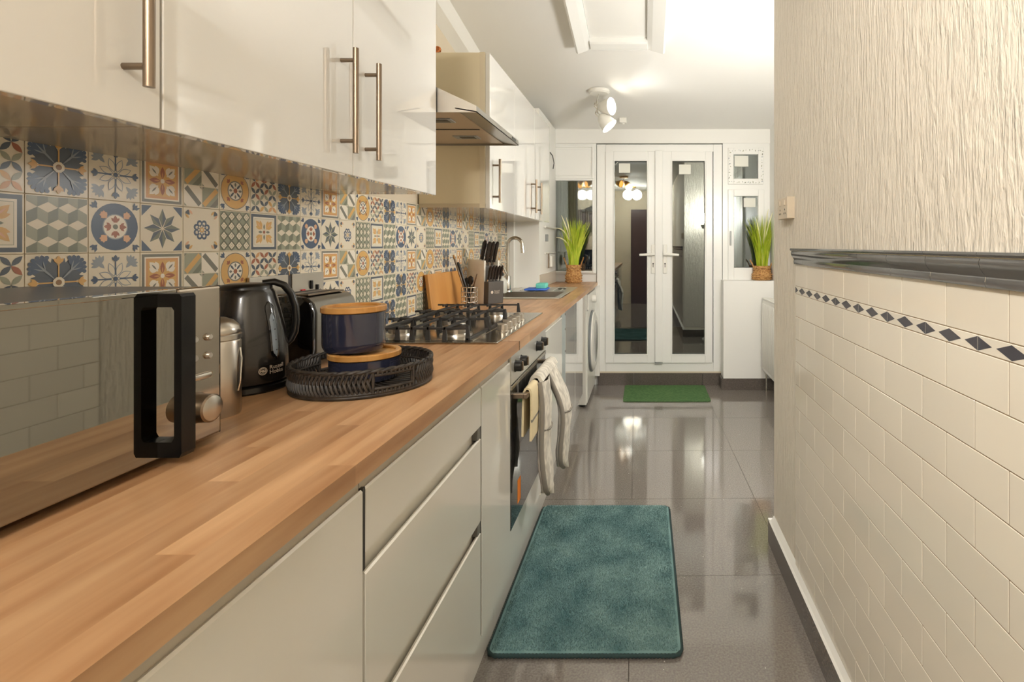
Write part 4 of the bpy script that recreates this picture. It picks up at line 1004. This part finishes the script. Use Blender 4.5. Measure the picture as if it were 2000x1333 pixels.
# ------------------------------------------------------------------ grass plants
def plant(cx, cy, z0, r, hp_, htop, spread, plumes, label, seed):
    rr = random.Random(seed)
    t = thing('potted_grass', (cx, cy, z0), label, 'plant', 'grass plants in woven pots')
    b = B().lathe([(0, z0), (r*.88, z0), (r*1.0, z0+hp_*.12), (r*1.04, z0+hp_*.4), (r*.9, z0+hp_*.66), (r*.86, z0+hp_*.8), (r*.9, z0+hp_), (r*.82, z0+hp_), (r*.8, z0+hp_*.9), (0, z0+hp_*.9)], (cx, cy, 0), 32)
    pot = obj('basket_pot', b, M['seagrass'], t, sm=50)
    b = B()
    for q in range(6): b.tube([(cx+(r*(1.05 if q < 3 else .93)+.001)*math.cos(2*PI*i/40), cy+(r*(1.05 if q < 3 else .93)+.001)*math.sin(2*PI*i/40), z0+hp_*(.1+q*.15)+.003*math.sin(i*1.6+q)) for i in range(40)], .005, 5, closed=True)
    obj('woven_bands', b, M['seagrass'], pot, sm=60)
    for s_ in (-1, 1):
        obj('handle', B().tube([(cx+s_*r*.86, cy, z0+hp_*.85), (cx+s_*r*1.05, cy, z0+hp_*1.15), (cx+s_*r*1.22, cy, z0+hp_*1.32), (cx+s_*r*1.28, cy-.01, z0+hp_*1.40)], .006, 6), M['seagrass'], pot, sm=60)
    b = B()
    for k in range(240):
        a = rr.uniform(0, 2*PI); q = rr.uniform(0, r*.6); h = (htop-hp_)*rr.uniform(.55, 1.0)*.97; sp = spread*rr.uniform(0, 1)**.7*(h/(htop-hp_))
        lean = a+rr.uniform(-.5, .5); x, y, z = cx+q*math.cos(a), cy+q*math.sin(a), z0+hp_*.85
        pts = [(min(x+sp*math.cos(lean)*u**1.7, 1.09), min(y+sp*math.sin(lean)*u**1.7*.6, YF-.06), z+h*u*(1-.10*u*sp/spread)) for u in (0, .25, .5, .75, 1)]
        b.tube(pts, [.0026, .0034, .0032, .0024, .0006], 4, flat=.4)
    tag(obj('grass_blades', b, M['blade_green'], t, sm=60), kind='stuff')
    for dx_, h in plumes:
        pts = [(cx+dx_*u**2.0, cy-.03, z0+hp_*.9+(htop-hp_)*h*(math.sin(u*PI/2) if abs(dx_) > .1 else u)) for u in [i/8 for i in range(9)]]
        obj('plume', B().tube(pts, [.002, .002, .002, .002, .004, .006, .006, .005, .002], 6), M['plume'], t, sm=60)
plant(FX(1120.5, 4.56), 4.56, ZT, .066, .155, .60, .13, [(-.145, .74), (-.145, .56), (-.10, .98), (-.06, .94)], 'bright green artificial grass in a woven pot on the worktop end', 4)
plant(FX(1488, 4.63), 4.63, FZ(548, 4.6), .080, .125, .62, .15, [(.05, 1.02), (.09, .98), (-.06, .88)], 'bright green artificial grass in a woven pot on the right ledge', 9)

# ------------------------------------------------------------------ floor mats
def mat_rug(nm, x0, x1, y0, y1, th_, m, edge, label, sk=0, er=.008):
    t = thing(nm, ((x0+x1)/2, (y0+y1)/2, 0), label, 'rug', rz=sk)
    hx, hy = (x1-x0)/2, (y1-y0)/2; c = .03
    def rr_(ins, z):
        o = []
        for sx, sy, a in ((1, 1, 0), (-1, 1, PI/2), (-1, -1, PI), (1, -1, 3*PI/2)):
            for k in range(5): o.append((sx*(hx-c)+(c-ins)*math.cos(a+k*PI/8), sy*(hy-c)+(c-ins)*math.sin(a+k*PI/8), z))
        return o
    pl = [(p[0], p[1]) for p in rr_(.004, 0)]
    obj('pile', B().prism(pl, 'z', .001, th_), m, t, local=True)
    if edge:
        rr = random.Random(2); vs, fs = [], []; K = 70000          # tufts of the pile
        for k in range(K):
            x, y = rr.uniform(-hx+.012, hx-.012), rr.uniform(-hy+.012, hy-.012); a = rr.uniform(0, PI); w_ = .0011; lx, ly = rr.gauss(0, .0022), rr.gauss(0, .0022)
            vs += [(x-w_*math.cos(a), y-w_*math.sin(a), th_-.001), (x+w_*math.cos(a), y+w_*math.sin(a), th_-.001), (x+lx, y+ly, th_+rr.uniform(.003, .0065))]; fs.append((3*k, 3*k+1, 3*k+2))
        me = bpy.data.meshes.new('tufts'); me.from_pydata(vs, [], fs); me.materials.append(m); tag(obj('tufts', me, None, t, local=True), kind='stuff')
        b = B(); loop = rr_(.002, 0); pts = []
        per = []
        for i in range(len(loop)):
            a, d_ = Vector(loop[i]), Vector(loop[(i+1) % len(loop)]); n = max(1, int((d_-a).length/.0055))
            per += [a+(d_-a)*(k/n) for k in range(n)]
        b.tube([(p.x, p.y, er*.95) for p in per], [er*(.62+.38*(i % 2)) for i in range(len(per))], 6, closed=True)
        obj('bound_edge', b, edge, t, local=True, sm=60)
    return t
mat_rug('floor_rug', -.476, .112, 1.590, 2.505, .014, M['rug'], M['rug_edge'], 'teal rectangular rug with bound edge in front of the oven')
mat_rug('door_mat', -.180, .525, 4.20, 4.685, .008, M['mat_green'], None, 'green rectangular door mat below the garden doors')

# ------------------------------------------------------------------ radiator, socket, sensor, hatch, pipes
t = thing('radiator', (.98, 4.0, .18), 'white panel radiator in the alcove under the right window', 'radiator')
ry0, ry1 = 3.60, 4.50
obj('panel', B().box(.99, 1.012, ry0, ry1, .185, .785, .006), M['white_plastic'], t)
for k in range(22): obj('flute', B().box(.983, .992, ry0+.03+k*.0395, ry0+.052+k*.0395, .215, .755, .004, 1), M['white_plastic'], t, sm=50)
obj('top_grille', B().box(.988, 1.06, ry0, ry1, .785, .797, .003), M['white_plastic'], t)
obj('wall_bracket', B().box(1.012, XA-.001, 3.7, 3.74, .25, .75).box(1.012, XA-.001, 4.36, 4.40, .25, .75), M['white_plastic'], t)
obj('valve', B().cyl((1.03, 4.525, .0), (1.03, 4.525, .19), .008, 10).cyl((1.03, 4.49, .21), (1.03, 4.53, .21), .012, 10), M['chrome'], t, sm=50)
t = thing('double_socket', (.52, 1.97, FZ(407, 1.97)), 'cream double socket on the rippled plaster pier', 'socket')
sz0, sz1 = FZ(428, 1.95), FZ(386, 1.95)
obj('box', B().box(.507, XR+.004, 1.900, 2.035, sz0, sz1, .003), M['socket_cream'], t)
for yy in (1.935, 2.0):
    obj('switch', B().box(.503, .508, yy-.008, yy+.008, sz1-.03, sz1-.010, .002), M['socket_cream'], t)
    for dy_, dz in ((0, .034), (-.009, .020), (.009, .020)): obj('slot', B().box(.5062, .5075, yy+dy_-.003, yy+dy_+.003, sz0+dz-.003, sz0+dz+.003), M['dark_gap'], t)
t = thing('ceiling_sensor', (-.184, 4.457, zc(4.457)), 'small white sensor box on the ceiling beyond the spotlight', 'sensor')
obj('case', B().box(-.215, -.155, 4.43, 4.49, zc(4.46)-.038, zc(4.46)+.004, .004), M['white_plastic'], t)
obj('button', B().lathe([(.014, zc(4.46)-.038), (.012, zc(4.46)-.046), (0, zc(4.46)-.048)], (-.185, 4.46, 0), 16), M['white_plastic'], t, sm=40)
SH = Matrix(((1, 0, 0, 0), (0, 1, 0, 0), (0, -.16, 1, 2.256+.16*YF), (0, 0, 0, 1)))    # puts z = 0 on the sloping ceiling
t = thing('loft_hatch', (-.15, 2.9, zc(2.9)), 'white framed loft hatch in the sloping ceiling', 'hatch')
hx0, hx1, hi0, hi1, hy0, hy1, hj0, hj1 = -.425, .122, -.333, .012, 2.38, 3.285, 2.47, 3.19
for nm, bx in (('frame_rail', (hx0, hi0, hy0, hy1)), ('frame_rail', (hi1, hx1, hy0, hy1)), ('frame_rail', (hi0, hi1, hj1, hy1)), ('frame_rail', (hi0, hi1, hy0, hj0))):
    side = bx[0] in (hx0, hi1)
    if side:
        pr = [(bx[0], .0), (bx[0], -.062), (bx[0]+.012, -.068), (bx[1]-.03, -.05), (bx[1], -.035), (bx[1], 0)] if bx[0] == hx0 else [(bx[1], .0), (bx[1], -.062), (bx[1]-.012, -.068), (bx[0]+.03, -.05), (bx[0], -.035), (bx[0], 0)]
        obj(nm, B().prism(pr, 'y', bx[2], bx[3], M=SH), M['upvc'], t)
    else: obj(nm, B().prism([(bx[2], -.008), (bx[2], -.045), (bx[2]+.015, -.05), (bx[3]-.015, -.05), (bx[3], -.045), (bx[3], -.008)], 'x', bx[0], bx[1], M=SH), M['upvc'], t)
obj('hatch_panel', B().box(hi0+.001, hi1-.001, hj0, hj1, -.02, -.001, M=SH), M['paint_white'], t)
t = thing('pipe_work', (-.78, 4.3, 1.2), 'white pipes and brackets on the pier beside the left window', 'pipes')
for zz, r_ in ((FZ(445, 4.4), .010), (FZ(494, 4.4), .006)): obj('pipe', B().cyl((-.7785, 4.15, zz), (-.7785, 4.62, zz), r_, 10), M['white_plastic'], t, sm=50)
obj('pipe', B().cyl((-.775, 4.28, FZ(524, 4.3)), (-.775, 4.28, FZ(494, 4.3)), .006, 10), M['steel_handle'], t, sm=50)
obj('junction_box', B().box(-.79, -.768, 4.40, 4.50, FZ(522, 4.4), FZ(500, 4.4), .004), M['white_plastic'], t)
obj('bracket', B().box(-.79, -.768, 4.21, 4.235, FZ(472, 4.2), FZ(458, 4.2), .003), M['grey_plastic'], t)
obj('cable', B().tube([(-.778, 4.5, FZ(330, 4.5)), (-.773, 4.52, FZ(318, 4.5)), (-.775, 4.46, FZ(306, 4.5)), (-.785, 4.4, FZ(302, 4.5))], .004, 6), M['black_satin'], t, sm=50)

# ------------------------------------------------------------------ lamps
def light(name, loc, watts, col, parent, rad=.07, spot=None, aim=None):
    l = bpy.data.lights.new(name, 'SPOT' if spot else 'POINT'); l.energy = watts; l.color = col; l.shadow_soft_size = rad
    if spot: l.spot_size = spot; l.spot_blend = .6
    o = bpy.data.objects.new(name, l); link(o, parent); o.location = WM[parent.name].inverted() @ Vector(loc)
    if aim: o.rotation_euler = Vector(aim).to_track_quat('-Z', 'Y').to_euler()
    return o
def spotlight(name, base, heads, label, shade_m, lens_m, watts, col, spread=None, scale=1.0):
    t = thing(name, base, label, 'ceiling light')
    bx, by, bz = base
    obj('ceiling_rose', B().lathe([(0, bz+.006), (.075*scale, bz+.006), (.076*scale, bz-.012), (.066*scale, bz-.022), (0, bz-.022)], (bx, by, 0), 36), M['white_plastic'] if shade_m is not M['gold'] else M['gold'], t, sm=40)
    for hc, aim in heads:
        aim = Vector(aim).normalized(); hc = Vector(hc); Mx = Matrix.Translation(hc) @ aim.to_track_quat('Z', 'Y').to_matrix().to_4x4()
        back = hc-aim*.062*scale
        obj('arm', B().tube([(bx, by, bz-.02), (bx-.012, by, bz-.06), back+Vector((-.02, 0, .02)), back], .0045, 8), M['chrome'], t, sm=50)
        kn = Matrix.Translation(back+Vector((-.012, -.01, .01)))
        obj('bracket', B().tube([(-.022, 0, 0), (-.014, -.01, .02), (.012, -.01, .016), (.016, 0, -.01), (0, .0, -.024)], .0035, 6, closed=True, M=kn), M['chrome'], t, sm=50)
        s_ = obj('shade', B().lathe([(0, -.064*scale), (.018*scale, -.062*scale), (.034*scale, -.045*scale), (.052*scale, -.005*scale), (.062*scale, .045*scale), (.060*scale, .045*scale), (.050*scale, -.003*scale), (.03*scale, -.04*scale), (0, -.055*scale)], (0, 0, 0), 32, M=Mx), shade_m, t, sm=50)
        obj('bulb', B().lathe([(0, .036*scale), (.058*scale, .036*scale), (.055*scale, .040*scale), (0, .044*scale)], (0, 0, 0), 28, M=Mx), lens_m, s_, sm=40)
        light('bulb_light', hc+aim*.075*scale, watts, col, t, .10 if spread is None else .06, spread, aim)
    return t
lz = zc(3.943)
spotlight('ceiling_spotlight', (-.341, 3.943, lz), [((-.288, 3.93, FZ(209, 3.93)), (.86, -.45, -.02)), ((-.292, 3.93, FZ(238, 3.93)), (.62, -.12, -.72))], 'white two-head ceiling spotlight near the garden doors', M['white_plastic'], M['lens'], P_SPOT, NEUTRAL, math.radians(95), 1.05)
fx, fy = .86, 2.42
t = thing('floor_lamp', (fx, fy, 0), 'white floor lamp standing in the alcove behind the rippled wall', 'lamp')
obj('base', B().lathe([(0, 0.001), (.11, .001), (.11, .012), (.10, .02), (.012, .024), (0, .024)], (fx, fy, 0), 32), M['white_plastic'], t, sm=40)
obj('pole', B().cyl((fx, fy, .02), (fx, fy, 1.50), .010, 12), M['chrome'], t, sm=40)
obj('lamp_shade', B().lathe([(.075, 1.46), (.11, 1.46), (.13, 1.50), (.13, 1.505), (.108, 1.466), (.07, 1.466)], (fx, fy, 0), 32), M['white_plastic'], t, sm=40)
obj('bulb', B().lathe([(0, 1.50), (.016, 1.50), (.02, 1.53), (.04, 1.56), (.045, 1.59), (.032, 1.625), (0, 1.635)], (fx, fy, 0), 24), M['lens'], t, sm=50)
light('bulb_light', (fx, fy, 1.60), 2*P_ALCOVE, NEUTRAL, t, .11)
spotlight('ceiling_spotlight', (-.36, .42, 2.40), [((-.44, .40, 2.29), (.75, .45, -.25)), ((-.31, .47, 2.27), (.50, .50, -.70))], 'gold two-head ceiling spotlight above the worktop near the camera', M['gold'], M['amber_lens'], P_NEAR, WARM, math.radians(112))
spotlight('ceiling_spotlight', (-.25, -1.1, 2.40), [((-.32, -1.1, 2.27), (-.2, .8, -.5)), ((-.18, -1.1, 2.27), (.2, .8, -.5))], 'added fill light behind the camera, shaped as a gold two-head spotlight', M['gold'], M['amber_lens'], P_BACK_FILL, WARM, None)  # unseen lamp added as soft fill from behind the camera
